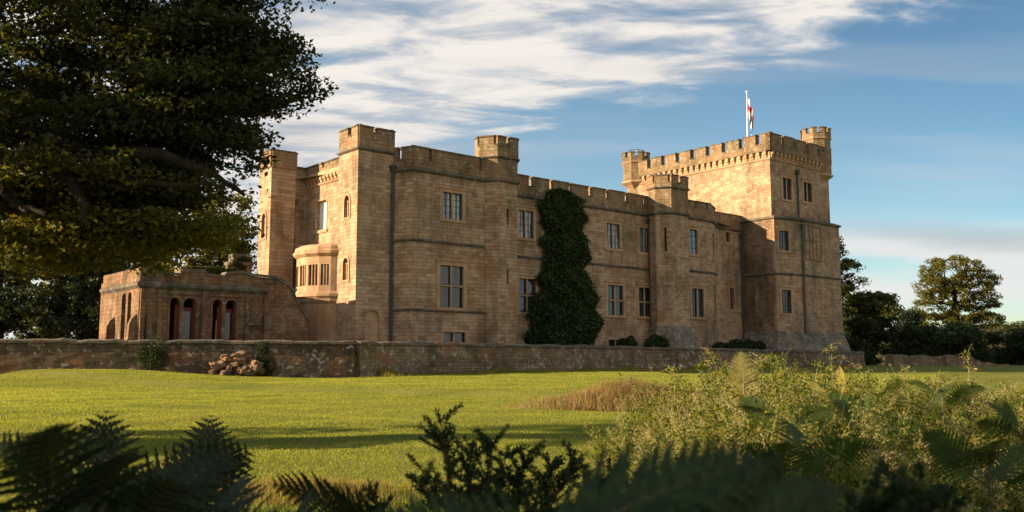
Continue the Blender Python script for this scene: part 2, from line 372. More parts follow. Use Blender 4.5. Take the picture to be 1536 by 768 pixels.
def merlons(mb, cap, a, b, z0, zc, zt, gaps, th=.38, out=.0, j=.02):
    """parapet on segment a-b: solid to zc, merlons to zt between the gaps (in metres along)"""
    A, B = Vector(a), Vector(b); ln = (B - A).length; d = (B - A) / ln
    mb.obox(a, b, th, z0, zc, out)
    s = 0.
    edges = []
    for g0, g1 in gaps: edges.append((s, g0)); s = g1
    edges.append((s, ln))
    for e0, e1 in edges:
        if e1 - e0 < .05: continue
        if e0 > 0: e0 += random.uniform(-.03, .035)
        if e1 < ln: e1 += random.uniform(-.035, .03)
        p, q = tuple(A + d * e0), tuple(A + d * e1); jj = random.uniform(-j, j)
        mb.obox(p, q, th, zc, zt + jj, out)
        e0c, e1c = (e0 - .03 if e0 > 0 else e0), (e1 + .03 if e1 < ln else e1)
        p, q = A + d * e0c, A + d * e1c
        n = Vector((d.y, -d.x)); z = zt + jj
        P0, P1 = p + n * (out + .05), q + n * (out + .05); Q0, Q1 = p + n * (out - th - .05), q + n * (out - th - .05); M0, M1 = (P0 + Q0) / 2, (P1 + Q1) / 2
        zz = z + .07
        cap.face([(*P0, z), (*P1, z), (*P1, zz), (*P0, zz)]); cap.face([(*Q1, z), (*Q0, z), (*Q0, zz), (*Q1, zz)])
        cap.face([(*P0, zz), (*P1, zz), (*M1, zz + .07), (*M0, zz + .07)]); cap.face([(*M0, zz + .07), (*M1, zz + .07), (*Q1, zz), (*Q0, zz)])
        cap.face([(*P0, z), (*P0, zz), (*M0, zz + .07), (*Q0, zz), (*Q0, z)]); cap.face([(*P1, z), (*Q1, z), (*Q1, zz), (*M1, zz + .07), (*P1, zz)])
        cap.face([(*P1, z), (*P0, z), (*Q0, z), (*Q1, z)])
    for g0, g1 in gaps:
        p, q = tuple(A + d * g0), tuple(A + d * g1); cap.obox(p, q, th + .08, zc, zc + .06, out + .04)

ZB = .42                                                # level of the castle's ground
OX, OY = -5.374, 50.0
def W(u, v): return (OX + F2[0] * u + L2[0] * v, OY + F2[1] * u + L2[1] * v)
castle = empty('castle', (OX, OY, ZB), FA, 'long two storey brown sandstone castle with battlements, octagonal turrets and square great tower', 'castle')

def add_window(parent, a, b, s0, s1, z0, z1, lights=2, transom=None, bars=(2, 4), gl=None, rec=.17, sur=.2, kind='rect', frame=STONE_T, label=None, hood=True, barmat=None):
    """a stone surround with mullions, a pane and glazing bars, in the wall a-b"""
    A, B = Vector(a), Vector(b); d = (B - A).normalized(); n = Vector((d.y, -d.x))
    def P(s, z, k): return (A.x + d.x * s + n.x * k, A.y + d.y * s + n.y * k, z)
    def bx(mb, q0, q1, w0, w1, k0, k1):
        p = [P(q0, 0, k1)[:2], P(q1, 0, k1)[:2], P(q1, 0, k0)[:2], P(q0, 0, k0)[:2]]
        mb.prism(p, w0, w1)
    mb = MB()
    if sur:
        e = .025
        bx(mb, s0 - sur, s0 - .003, z0, z1, -.02, e); bx(mb, s1 + .003, s1 + sur, z0, z1, -.02, e)
        bx(mb, s0 - sur, s1 + sur, z1 + .003, z1 + sur, -.02, e + .004); bx(mb, s0 - sur - .04, s1 + sur + .04, z0 - .17, z0 - .003, -.02, .07)
        if hood: bx(mb, s0 - sur - .08, s1 + sur + .08, z1 + sur + .003, z1 + sur + .09, -.02, .09)
    w = s1 - s0; mw = .11 if w > .9 else .08
    gs = []
    for i in range(lights):
        g0 = s0 + (w + mw) / lights * i if False else s0 + i * (w - mw * (lights - 1)) / lights + i * mw
        gs.append((g0, g0 + (w - mw * (lights - 1)) / lights))
        if i: bx(mb, g0 - mw, g0, z0, z1, -rec, -.05)
    tz = []
    if transom:
        t = z0 + (z1 - z0) * transom
        for g0, g1 in gs: bx(mb, g0, g1, t - .05, t + .05, -rec, -.06)
        tz = [t]
    o = mb.build('window', frame, parent, dz=ZB)
    if label: o['label'] = label
    mb = MB(); mb.face([P(s0 - .02, z0 - .02, -rec), P(s1 + .02, z0 - .02, -rec), P(s1 + .02, z1 + .02, -rec), P(s0 - .02, z1 + .02, -rec)])
    mb.build('pane', gl or GLASS, o, dz=ZB)
    if bars:
        mb = MB(); t = .022
        for g0, g1 in gs:
            zs = [z0] + tz + [z1]
            bx(mb, g0, g0 + .035, z0, z1, -rec + .003, -rec + .05); bx(mb, g1 - .035, g1, z0, z1, -rec + .003, -rec + .05)
            for k in range(len(zs) - 1):
                za, zb = zs[k] + (.05 if k else 0), zs[k + 1] - (.05 if k < len(zs) - 2 else 0)
                bx(mb, g0 + .035, g1 - .035, za, za + .035, -rec + .003, -rec + .05); bx(mb, g0 + .035, g1 - .035, zb - .035, zb, -rec + .003, -rec + .05)
            for i in range(1, bars[0]):
                x = g0 + (g1 - g0) * i / bars[0]; bx(mb, x - t / 2, x + t / 2, z0 + .035, z1 - .035, -rec + .004, -rec + .03)
            for i in range(1, bars[1]):
                z = z0 + (z1 - z0) * i / bars[1]
                if any(abs(z - q) < .08 for q in tz): continue
                bx(mb, g0 + .035, g1 - .035, z - t / 2, z + t / 2, -rec + .005, -rec + .033)
        mb.build('glazing_bars', barmat or IRON, o, dz=ZB)
    return o
def slit(parent, a, b, s0, s1, z0, z1):
    A, B = Vector(a), Vector(b); d = (B - A).normalized(); n = Vector((d.y, -d.x)); P = lambda s, z, k: (A.x + d.x * s + n.x * k, A.y + d.y * s + n.y * k, z)
    mb = MB(); mb.face([P(s0 - .02, z0 - .02, -.2), P(s1 + .02, z0 - .02, -.2), P(s1 + .02, z1 + .02, -.2), P(s0 - .02, z1 + .02, -.2)])
    mb.build('arrow_slit', DARKIN, parent, dz=ZB)
def lancet(parent, a, b, s0, s1, z0, z1):
    """pointed two-light window with tracery head"""
    A, B = Vector(a), Vector(b); d = (B - A).normalized(); n = Vector((d.y, -d.x)); P = lambda s, z, k: (A.x + d.x * s + n.x * k, A.y + d.y * s + n.y * k, z)
    mb = MB(); c = (s0 + s1) / 2; w = s1 - s0
    inn = arch(s0, s1, z0, z1, 'pt'); outr = arch(s0 - .12, s1 + .12, z0 - .1, z1 + .14, 'pt')
    for i in range(len(inn)):
        j = (i + 1) % len(inn)
        mb.face([P(*outr[i], .05), P(*outr[j], .05), P(*inn[j], .05), P(*inn[i], .05)])
        mb.face([P(*outr[j], .05), P(*outr[i], .05), P(*outr[i], -.02), P(*outr[j], -.02)])
    for x in (s0 + w / 3, s0 + 2 * w / 3): mb.obox(P(x - .03, 0, -.08)[:2], P(x + .03, 0, -.08)[:2], .1, z0, z1 - w * .45)
    mb.obox(P(s0, 0, -.08)[:2], P(s1, 0, -.08)[:2], .1, z1 - w * .62, z1 - w * .52)
    o = mb.build('lancet_window', STONE_T, parent, dz=ZB)
    mb = MB(); mb.face([P(s0 - .02, z0, -.2), P(s1 + .02, z0, -.2), P(s1 + .02, z1, -.2), P(s0 - .02, z1, -.2)]); mb.build('pane', GLASS, o, dz=ZB)
def pipe(parent, pts, r=.055, hopper=True):
    mb = MB(); mb.tube(pts, r, 8)
    x, y, z = pts[0]
    if hopper: mb.prism([(x - .12, y - .12), (x + .12, y - .12), (x + .12, y + .12), (x - .12, y + .12)], z - .3, z, [(x - .17, y - .17), (x + .17, y - .17), (x + .17, y + .17), (x - .17, y + .17)])
    for k in range(1, int((z - pts[-1][2]) / 1.8)):
        zz = z - k * 1.8; mb.tube([(x, y, zz), (x, y, zz + .08)], r + .025, 8)
    mb.build('drainpipe', LEAD, parent, dz=ZB)

ZC, ZM, ZL, ZT = 10.62, 6.76, 2.98, 11.88      # cornice, middle string, low string, parapet top
def holes_of(ws, extra=()): return [rect(w[0], w[1], w[2], w[3]) for w in ws] + list(extra)

# ---- main body walls (one mesh), traced along the plan with outward to the right
wall = MB(); dark = MB()
def seg(a, b, z0, z1, ws=(), extra=(), depth=.28): return panel(wall, a, b, z0, z1, holes_of(ws, extra), depth)
WIN = []   # (a, b, args, kwargs)
# corner tower
tA, tB, tC, tD = (-2.75, 3.2), (-2.75, 1.2), (-.5, 1.2), (-.5, 3.2)
lan = [(.68, 1.22, 4.55, 5.75), (.68, 1.22, 7.95, 9.15)]
seg(tA, tB, ZB, 11.6, (), [arch(*l, kind='pt') for l in lan])
niche = arch(.60, 1.52, ZB, 2.95, 'pt')
seg(tB, tC, ZB, 11.6, (), [niche], .12); seg(tC, tD, ZB, 11.6); seg(tD, tA, ZC, 11.6)
# bay
b0, b1, b2 = (-.5, 1.2), (0, 0), (4.95, 0)
bayw = [(2.0, 3.36, 8.12, 9.62), (1.86, 3.46, 3.18, 5.5), (2.1, 3.62, .75, 1.82)]
seg(b0, b1, ZB, ZC); seg(b1, b2, ZB, ZC, bayw)
# octagonal turrets
T2 = [(4.85, .3), (5.4, -.6), (6.9, -.6), (7.4, .2), (7.4, .7), (6.9, 1.2), (5.6, 1.2), (4.95, .8)]
T3 = [(21.45, 1.5), (22.1, .6), (23.9, .6), (24.4, 1.3), (24.4, 2.1), (23.9, 2.7), (22.5, 2.7), (21.65, 2.3)]
mr0, mr1 = (7.4, 2.4), (22.0, 2.4)
mw = [(9.55 - 7.4, 10.8 - 7.4, 7.98, 9.72), (9.62 - 7.4, 10.98 - 7.4, 3.3, 5.4), (17.45 - 7.4, 18.75 - 7.4, 7.95, 9.66), (21.05 - 7.4, 22.25 - 7.4, 7.92, 9.66) if False else (20.75 - 7.4, 21.75 - 7.4, 7.92, 9.66), (17.48 - 7.4, 19.0 - 7.4, 3.38, 5.42), (20.6 - 7.4, 21.85 - 7.4, 3.4, 5.42), (10.0 - 7.4, 11.4 - 7.4, .75, 1.78), (17.5 - 7.4, 19.0 - 7.4, .75, 1.72)]
seg(mr0, mr1, ZB, ZC, mw)
r0, r1, r2, r3, r4 = (23.9, 1.2), (27.3, 1.2), (28.7, 1.9), (28.7, 2.9), (33.2, 2.9)
rw = [(.85, 1.75, 8.0, 9.78), (1.0, 2.3, 3.46, 5.5)]
cw = [(.25, .95, 7.9, 9.75), (.3, 1.0, 3.45, 5.9)]
ew = [(2.55, 3.05, 9.55, 10.35), (2.9, 3.4, 4.3, 6.0)]
seg(r0, r1, ZB, ZC, rw); seg(r1, r2, ZB, ZC, cw); seg(r2, r3, ZB, ZC); seg(r3, r4, ZB, ZC, ew)
# left flank, back corner, far tower
l0, l1 = (-2.6, 7.2), (-2.6, 3.2)
lw = [(7.2 - 6.0, 7.2 - 4.8, 7.62, 9.3)]
seg(l0, l1, ZB, 10.3, lw)
k0 = (-3.5, 7.2); seg(k0, l0, ZB, 11.3)
ftA, ftB, ftC = (-5.0, 8.4), (-5.0, 6.9), (-3.5, 6.9)
seg(ftA, ftB, ZB, 11.2, (), [arch(.5, 1.0, 7.2, 8.6, 'pt')]); seg(ftB, ftC, ZB, 11.2); seg(ftC, (-3.5, 8.5), ZB, 11.2)
# back walls, far side, closing the volume
seg((-3.5, 8.5), (-5.0, 8.4), ZB, 11.2)
seg((33.2, 14), (-.8, 14), ZB, 10.4); seg((-.8, 14), (-3.5, 8.5), ZB, 10.4)
# great tower, lower stage canted
g0, g1, g2, g3, g4, g5 = (33.2, 2.9), (33.2, -.2), (35.55, -.75), (41.5, -.75), (41.5, 15.0), (33.2, 15.0)
gl_ = [(1.18, 1.4, 4.1, 5.7)]
gc = [(.45, 1.45, 8.8, 10.35), (.55, 1.5, 3.95, 5.75)]
seg(g0, g1, ZB, 11.4, gl_); seg(g1, g2, ZB, 11.4, gc); seg(g2, g3, ZB, 11.4); seg(g3, g4, ZB, 11.4)
G = [(33.2, 15.0), (33.2, 0), (41.5, 0), (41.5, 15.0)]
gu = [(34.85 - 33.2, 36.05 - 33.2, 13.0, 14.72), (37.75 - 33.2, 38.95 - 33.2, 13.15, 14.72)]
seg(G[0], G[1], ZB, 16.0); seg(G[1], G[2], 11.4, 16.0, gu); seg(G[2], G[3], 11.4, 16.0); seg(G[3], G[0], ZB, 16.0)
wall.build('wall', STONE, castle, dz=ZB)

W_ = lambda a, b, w, **k: add_window(castle, a, b, *w, **k)
W_(b1, b2, bayw[0], gl=GLASS_C, bars=(2, 4), label='first floor window of the projecting bay, two leaded lights')
W_(b1, b2, bayw[1], transom=.52, bars=(1, 1), sur=.24, label='tall ground floor window of the projecting bay with mullion and transom')
W_(b1, b2, bayw[2], bars=(1, 1), sur=.16, hood=False, label='low basement window under the projecting bay')
for i, w in enumerate(mw):
    if i in (6, 7): W_(mr0, mr1, w, bars=(1, 1), sur=.14, hood=False)
    elif w[2] > 7: W_(mr0, mr1, w, gl=GLASS_C, bars=(2, 4))
    else: W_(mr0, mr1, w, transom=.5, bars=(1, 1))
W_(r0, r1, rw[0], gl=GLASS_C, lights=1, bars=(2, 4)); W_(r0, r1, rw[1], transom=None, bars=(2, 1), sur=.22)
for w in cw: W_(r1, r2, w, lights=1, bars=None, sur=.12, hood=False, gl=DARKIN)
for w in ew: W_(r3, r4, w, lights=1, bars=None, sur=.14, hood=False)
W_(g1, g2, gc[0], lights=1, bars=(4, 6), label='upper canted window of the great tower with an iron grille')
W_(g1, g2, gc[1], lights=1, bars=(4, 6), label='lower canted window of the great tower with an iron grille')
for w in gu: W_(G[1], G[2], w, lights=2, bars=(2, 4), sur=.24, gl=GLASS)
W_(l0, l1, lw[0], lights=1, bars=None, sur=.1, hood=False, rec=.22, gl=GLASS_S, label='tall plain window on the sunlit flank full of pale light')
for l in lan: lancet(castle, tA, tB, *l)
lancet(castle, ftA, ftB, .5, 1.0, 7.2, 8.6)
slit(castle, g0, g1, *gl_[0])
def blind(a, b, s0, s1, z0, z1, n=2):
    """a walled-up window: a shallow frame with stone filling"""
    A, B = Vector(a), Vector(b); d = (B - A).normalized(); n_ = Vector((d.y, -d.x)); mb = MB()
    def bx(q0, q1, w0, w1, k): mb.obox(tuple(A + d * q0), tuple(A + d * q1), .06, w0, w1, k)
    bx(s0 - .14, s0, z0, z1, .04); bx(s1, s1 + .14, z0, z1, .04); bx(s0 - .14, s1 + .14, z1, z1 + .14, .043); bx(s0 - .14, s1 + .14, z0 - .12, z0, .05)
    for i in range(1, n): x = s0 + (s1 - s0) * i / n; bx(x - .05, x + .05, z0, z1, .03)
    if z1 - z0 > 2.2: bx(s0, s1, z0 + (z1 - z0) * .55, z0 + (z1 - z0) * .55 + .1, .033)
    mb.build('blind_window', STONE_D if n > 2 else STONE_T, castle, dz=ZB)
blind(g2, g3, 1.0, 3.1, 8.35, 10.95, 4); blind(g2, g3, 2.3, 3.6, 3.95, 6.0, 2)
# niche infill in the corner tower
mb = MB(); mb.face([(-2.75 + .55, 1.32, ZB), (-2.75 + 1.56, 1.32, ZB), (-2.75 + 1.56, 1.32, 3.0), (-2.75 + .55, 1.32, 3.0)]); mb.build('blocked_doorway', STONE_T, castle, dz=ZB)

# strings and cornices
def strpart(poly, z, h, o, closed=False, name='string_course'):
    mb = MB(); string(mb, poly, z, h, o, closed); mb.build(name, STONE_C, castle, dz=ZB)
for z, h, o in ((ZM, .17, .11), (ZL, .16, .09)): strpart([(-.48, 1.15), (0, 0), (4.97, 0)], z, h, o)
strpart([(7.5, 2.4), (21.7, 2.4)], ZM, .17, .11)
strpart([(24.5, 1.2), r1, r2, r3], ZM, .17, .11)
strpart([g0, g1, g2, g3, g4], 7.0, .17, .12)
mb = MB(); band(mb, [g0, g1, g2, g3, g4], [(.0, 11.22), (.14, 11.3), (.14, 11.42), (-.25, 11.6)], inner=-.9); mb.build('string_course', STONE_C, castle, dz=ZB)
strpart([(-.5, 1.2), (0, 0), (4.97, 0)], ZC, .22, .16, name='cornice'); strpart([(7.5, 2.4), (21.7, 2.4)], ZC, .22, .16, name='cornice'); strpart([(24.5, 1.2), r1, r2, r3, r4], ZC, .22, .16, name='cornice')
strpart([tA, tB, tC, tD], 11.62, .2, .14, True, 'cornice')

# parapets
par = MB(); cap = MB()
def gaps(ln, first, pitch, w, last=None):
    out = []; s = first
    while s + w < ln - .2: out.append((s, s + w)); s += pitch
    return out
merlons(par, cap, b0, b1, ZC, 11.2, ZT, [(.2, .5)], out=.02)
merlons(par, cap, b1, b2, ZC, 11.25, ZT, [(1.02, 1.24), (4.55, 4.75)], out=.02)
ug = [(8.95, 9.2), (10.45, 10.75), (12.2, 12.5), (13.9, 14.2), (15.7, 16.05), (17.4, 17.7), (19.3, 19.62), (21.2, 21.5)]
merlons(par, cap, mr0, mr1, ZC, 11.3, ZT + .05, [(a - 7.4, b - 7.4) for a, b in ug[1:]], out=.02)
merlons(par, cap, (24.5, 1.2), r1, ZC, 11.4, ZT, [(.9, 1.25), (2.2, 2.45)], out=.02)
merlons(par, cap, r1, r2, ZC, 11.4, ZT - .1, [], out=.02)
merlons(par, cap, (28.7, 2.9), r4, ZC, 11.4, ZT - .1, [], out=.02)
# corner tower parapet
merlons(par, cap, tA, tB, 11.65, 12.35, 12.82, [(.95, 1.35)], out=.06, j=0)
merlons(par, cap, (-2.75, 1.2), (-.5, 1.2), 11.65, 12.55, 12.82, [(.9, 1.15)], out=.06, j=0)
merlons(par, cap, tC, tD, 11.65, 12.35, 12.82, [(.8, 1.15)], out=.06, j=0); merlons(par, cap, tD, tA, 11.65, 12.35, 12.82, [(.9, 1.2)], out=.06, j=0)
# left flank: corbels, wall and coping
merlons(par, cap, l0, l1, 10.62, 11.2, 11.42, [(1.9, 2.15)], out=.1)
merlons(par, cap, k0, (-2.6, 7.2), 11.3, 11.35, 11.4, [], out=.02)
# far tower top
for p, q in ((ftA, ftB), (ftB, ftC), (ftC, (-3.5, 8.5))): merlons(par, cap, p, q, 11.2, 12.0, 12.15, [], out=.08)
# great tower
off = .22
GP = offset([(33.2, 15.0), (33.2, 0), (41.5, 0), (41.5, 15)], off, True)
gg = [(1.15 + k * 1.62, 1.15 + k * 1.62 + .44) for k in range(9)]
merlons(par, cap, GP[0], GP[1], 16.62, 17.15, 17.95, gg, th=.45, j=.03)
merlons(par, cap, GP[1], GP[2], 16.62, 17.15, 17.95, [(1.55, 1.95), (3.3, 3.65), (5.05, 5.4), (6.7, 7.0)], th=.45, j=.03)
merlons(par, cap, GP[2], GP[3], 16.62, 17.15, 17.95, gg, th=.45); merlons(par, cap, GP[3], GP[0], 16.62, 17.15, 17.95, gg[:4], th=.45)
build2('parapet', [par, cap], [STONE_D, STONE_C], castle, ZB)
# corbel tables
mb = MB(); dk = MB()
def corbels(a, b, z0, z1, out, pitch, w, base=0.):
    A, B = Vector(a), Vector(b); ln = (B - A).length; d = (B - A) / ln; s = .1
    while s + w < ln:
        p, q = tuple(A + d * s), tuple(A + d * (s + w)); mb.obox(p, q, out + .05, z0 + (z1 - z0) * .45, z1, out); mb.obox(p, q, out * .55 + .05, z0, z0 + (z1 - z0) * .45 - .003, out * .55)
        s += pitch
corbels(G[0], G[1], 16.12, 16.6, off - .01, .6, .27); corbels(G[1], G[2], 16.12, 16.6, off - .01, .56, .27); corbels(G[2], G[3], 16.12, 16.6, off - .01, .6, .27)
corbels(l0, l1, 10.36, 10.7, .14, .4, .2)
mb.obox(l0, l1, .2, 10.7, 10.95, .15)
string(mb, [l0, l1], 10.28, .16, .12); band(mb, G, [(.03, 15.9), (.12, 15.98), (.12, 16.06), (.03, 16.12)], True)
mb.obox(l0, l1, .3, 10.3, 10.72, -.06)
mb.prism(offset(G, -.001, True), 16.0, 16.62) 
mb.build('corbel_table', STONE_T, castle, dz=ZB)
# roofs behind the parapets
mb = MB(); mb.face([(-.5, 1.6, 10.75), (7, .4, 10.75), (7, 13.5, 10.75), (-.5, 13.5, 10.75)]); mb.face([(7, 2.7, 10.8), (24.5, 2.7, 10.8), (24.5, 13.5, 10.8), (7, 13.5, 10.8)]); mb.face([(24.5, 1.6, 10.82), (27.3, 1.6, 10.82), (33.1, 3.2, 10.82), (33.1, 13.5, 10.82), (24.5, 13.5, 10.82)])
mb.face([(-2.4, 3.3, 10.73), (-.5, 3.3, 10.73), (-.6, 13.5, 10.73), (-.9, 13.5, 10.73), (-3.4, 8.4, 10.73), (-3.4, 7.4, 10.73)]); mb.face([(-2.7, 1.3, 11.7), (-.6, 1.3, 11.7), (-.6, 3.1, 11.7), (-2.7, 3.1, 11.7)])
mb.face([(33.3, 0.1, 16.66), (41.4, .1, 16.66), (41.4, 14.9, 16.66), (33.3, 14.9, 16.66)]); mb.face([(-4.95, 7.0, 11.25), (-3.55, 7.0, 11.25), (-3.55, 8.3, 11.25), (-4.95, 8.3, 11.25)])
# shallow ridge roof of the long range, seen as a dark line over the parapet
mb.prism([(8.6, 3.3), (21.4, 3.3), (21.4, 10), (8.6, 10)], 10.8, 11.9, [(9.6, 5.6), (20.6, 5.6), (20.6, 7.6), (9.6, 7.6)])
mb.build('roof', SLATE, castle, dz=ZB)
# plinths
mb = MB(); lo = [(33.2, 2.9), g1, g2, g3, g4]
a_, b_ = offset(lo, .62), offset(lo, .03)
for i in range(4): mb.face([(*a_[i], ZB), (*a_[i + 1], ZB), (*b_[i + 1], 2.62), (*b_[i], 2.62)])
mb.build('battered_plinth', STONE_P, castle, dz=ZB)
# turrets
def turret(P8, z1, zt, name='turret', base=None, slits=(), gapw=.34, label=None):
    mb = MB()
    n = len(P8)
    for i in range(n):
        h = [rect(*s[1:]) for s in slits if s[0] == i]
        panel(mb, P8[i], P8[(i + 1) % n], ZB, z1, h, .25)
    o = mb.build(name, STONE, castle, dz=ZB)
    if label: o['label'] = label
    up = MB(); st = MB(); cp = MB()
    # weathered upper stage in slightly darker stone sits just outside
    U = offset(P8, .03, True)
    up.prism(U, ZC + .1, z1, cap=False)
    string(st, P8, ZC + .02, .2, .16, True); st.build('string_course', STONE_C, o, dz=ZB); st = MB(); string(st, P8, z1, .2, .17, True); st.build('string_course', STONE_C, o, dz=ZB)
    U2 = offset(P8, .08, True); zc = zt - .52
    for i in range(n):
        a, b = Vector(U2[i]), Vector(U2[(i + 1) % n]); ln = (b - a).length
        g = [(ln / 2 - gapw / 2, ln / 2 + gapw / 2)] if ln > 1.2 else [(ln - .22, ln)]
        merlons(up, cp, tuple(a), tuple(b), z1 + .05, zc, zt, g, th=.32, j=0.02)
    up.face([(*p, z1 + .02) for p in P8])
    build2('parapet', [up, cp], [STONE_D, STONE_C], o, ZB)
    for i, s0, s1, z0_, z1_ in slits: 
        A, B = P8[i], P8[(i + 1) % n]; slit(o, A, B, s0, s1, z0_, z1_)
    if base:
        mb = MB(); a_ = offset(P8, .55, True); b_ = offset(P8, .03, True); mb.prism(a_, ZB, base, b_, cap=False); mb.build('battered_plinth', STONE_P, o, dz=ZB)
    return o
turret(T2, 12.0, 13.2, slits=[(1, .72, .86, 8.1, 9.0), (1, .72, .86, 4.65, 5.5)], label='octagonal turret between the projecting bay and the long range')
turret(T3, 12.45, 13.3, base=2.7, slits=[(0, .6, .74, 7.9, 9.6)], label='octagonal turret with a lichened flared base near the great tower')
# bartizans of the great tower
def bartizan(cx, cy, r, z0, z1, rail=False, label=None):
    mb = MB(); P8 = [(cx + r * math.cos(R(22.5 + 45 * k)), cy + r * math.sin(R(22.5 + 45 * k))) for k in range(8)]
    for i in range(8): panel(mb, P8[i], P8[(i + 1) % 8], z0, z1)
    o = mb.build('bartizan', STONE_D, castle, dz=ZB); o['label'] = label
    st = MB(); z = z0
    prev = offset(P8, 0, True)
    band(st, P8, [(-.75, z0 - .75), (-.55, z0 - .55), (-.52, z0 - .5), (-.3, z0 - .32), (-.26, z0 - .28), (0, z0 - .1), (.13, z0 - .02), (.13, z0 + .08), (.02, z0 + .16)], True, inner=-1.1)
    st.build('corbelling', STONE_T, o, dz=ZB); st = MB(); string(st, P8, z1, .16, .12, True); st.build('string_course', STONE_T, o, dz=ZB)
    up = MB(); cp = MB(); U2 = offset(P8, .06, True)
    for i in range(8):
        a, b = Vector(U2[i]), Vector(U2[(i + 1) % 8]); ln = (b - a).length
        merlons(up, cp, tuple(a), tuple(b), z1 + .04, z1 + .42, z1 + .85, [(ln / 2 - .15, ln / 2 + .15)], th=.25, j=.02)
    up.face([(*p, z1 + .03) for p in P8]); build2('parapet', [up, cp], [STONE_D, STONE_C], o, ZB)
    mb = MB()
    if rail:
        for k in range(6):
            a = R(60 * k); x, y = cx + .7 * math.cos(a), cy + .7 * math.sin(a); a2 = R(60 * k + 60)
            mb.tube([(x, y, z1 + .1), (x, y, z1 + 1.25)], .03, 6)
            for zz in (.95, 1.22): mb.tube([(x, y, z1 + zz), (cx + .7 * math.cos(a2), cy + .7 * math.sin(a2), z1 + zz)], .022, 5)
        mb.build('railing', IRON, o, dz=ZB)
    else:
        mb.tube([(cx, cy, z1), (cx, cy, z1 + 1.2)], .03, 6); mb.tube([(cx - .13, cy, z1 + 1.15), (cx + .13, cy, z1 + 1.2)], .05, 6); mb.build('floodlight', IRON, o, dz=ZB)
bartizan(41.0, .75, 1.18, 15.6, 18.75, label='corner bartizan at the right of the great tower')
bartizan(33.7, 14.4, 1.25, 16.2, 18.0, rail=True, label='low rear bartizan with a dark railing')
# drainpipes
pipe(castle, [(-.62, 1.1, 10.9), (-.62, 1.1, ZB)], .07)
pipe(castle, [(-3.42, 7.1, 9.5), (-3.42, 7.1, ZB)]); pipe(castle, [(33.05, 2.75, 10.3), (33.05, 2.75, 1.0)], .07)
pipe(castle, [(36.75, -.12, 15.5), (36.75, -.12, 11.7)], .07); pipe(castle, [(35.95, -.88, 11.0), (35.95, -.88, 2.5)], .07); pipe(castle, [(21.62, 2.28, 10.3), (21.62, 2.28, ZB)], .05)
# bow window on the sunlit flank
BW = [(-2.6, 7.3), (-3.15, 6.9), (-3.62, 6.3), (-3.85, 5.5), (-3.78, 4.7), (-3.45, 3.95), (-3.0, 3.45), (-2.6, 3.2)]
mb = MB(); bows = []
wd = {1: (.13, .62), 2: (.12, .72), 3: (.12, .68), 4: (.12, .70), 5: (.12, .56)}
for i in range(7):
    a, b = BW[i], BW[i + 1]; ln = (Vector(b) - Vector(a)).length; h = []
    if 1 <= i <= 5: w = (.1, ln - .1, 4.35, 5.5); h = [rect(*w)]; bows.append((a, b, w))
    h2 = [rect(.15, ln - .15, 2.2, 3.2)] if i in (1, 2) else []
    if h2: bows.append((a, b, (.15, ln - .15, 2.2, 3.2)))
    panel(mb, a, b, ZB, 6.1, h + h2, .2)
bow = mb.build('bow_window', STONE_T, castle, dz=ZB); bow['label'] = 'curved bow window bulging from the sunlit flank'
for a, b, w in bows:
    A, B = Vector(a), Vector(b); d = (B - A).normalized(); n = Vector((d.y, -d.x)); s0, s1, z0, z1 = w; P = lambda s, z, k: (A.x + d.x * s + n.x * k, A.y + d.y * s + n.y * k, z)
    mb = MB(); mb.face([P(s0 - .02, z0 - .02, -.13), P(s1 + .02, z0 - .02, -.13), P(s1 + .02, z1 + .02, -.13), P(s0 - .02, z1 + .02, -.13)]); mb.build('pane', GLASS, bow, dz=ZB)
    mb = MB()
    for k in (1, 2): x = s0 + (s1 - s0) * k / 3; mb.obox(P(x - .025, 0, -.04)[:2], P(x + .025, 0, -.04)[:2], .08, z0, z1)
    mb.build('mullion', STONE_T, bow, dz=ZB)
mb = MB(); band(mb, BW, [(.03, 5.95), (.2, 6.1), (.22, 6.25), (.12, 6.32), (.1, 6.5), (-.1, 6.62)], inner=-1.4); mb.build('cornice', STONE_T, bow, dz=ZB); mb = MB(); band(mb, BW, [(.02, 3.35), (.1, 3.5), (.1, 3.62), (.22, 3.75), (.22, 3.88), (.02, 4.02)])
mb.build('sill_moulding', STONE_T, bow, dz=ZB)

# ------------------------------------------------------------------ flagpole and flag on the great tower
px_, py_ = W(36.0, 4.0)
fp = empty('flagpole', (px_, py_, 16.68), 0, 'slim white flagpole on the roof of the great tower', 'flagpole')
mb = MB(); mb.tube([(0, 0, 0), (0, 0, 3), (.06, 0, 6.0)], [.05, .042, .03], 10); mb.build('pole', WHITEP, fp, True)
mb = MB(); mb.tube([(.06, 0, 6.0), (.06, 0, 6.06), (.06, 0, 6.14), (.06, 0, 6.2)], [.05, .09, .09, .03], 10); mb.build('finial', WHITEP, fp, True)
mb = MB(); mb.prism([(-.16, -.16), (.16, -.16), (.16, .16), (-.16, .16)], 0, .18); mb.build('foot', IRON, fp)
m = Mat('flag_cloth'); tc_ = m.n('ShaderNodeTexCoord'); sp = m.n('ShaderNodeSeparateXYZ'); m.l(tc_.outputs['UV'], sp.inputs[0])
def near(v, c, w): 
    q = m.math('ABSOLUTE', m.math('SUBTRACT', v, c), 0); return m.math('LESS_THAN', q, w)
cross = m.math('MAXIMUM', near(sp.outputs[0], .5, .11), near(sp.outputs[1], .5, .14))
m.pbr(m.mix(cross, (.75, .73, .70), (.42, .03, .03)), .8); FLAG = m.m
nu, nv = 26, 16; fv = []; fu = []; ff = []
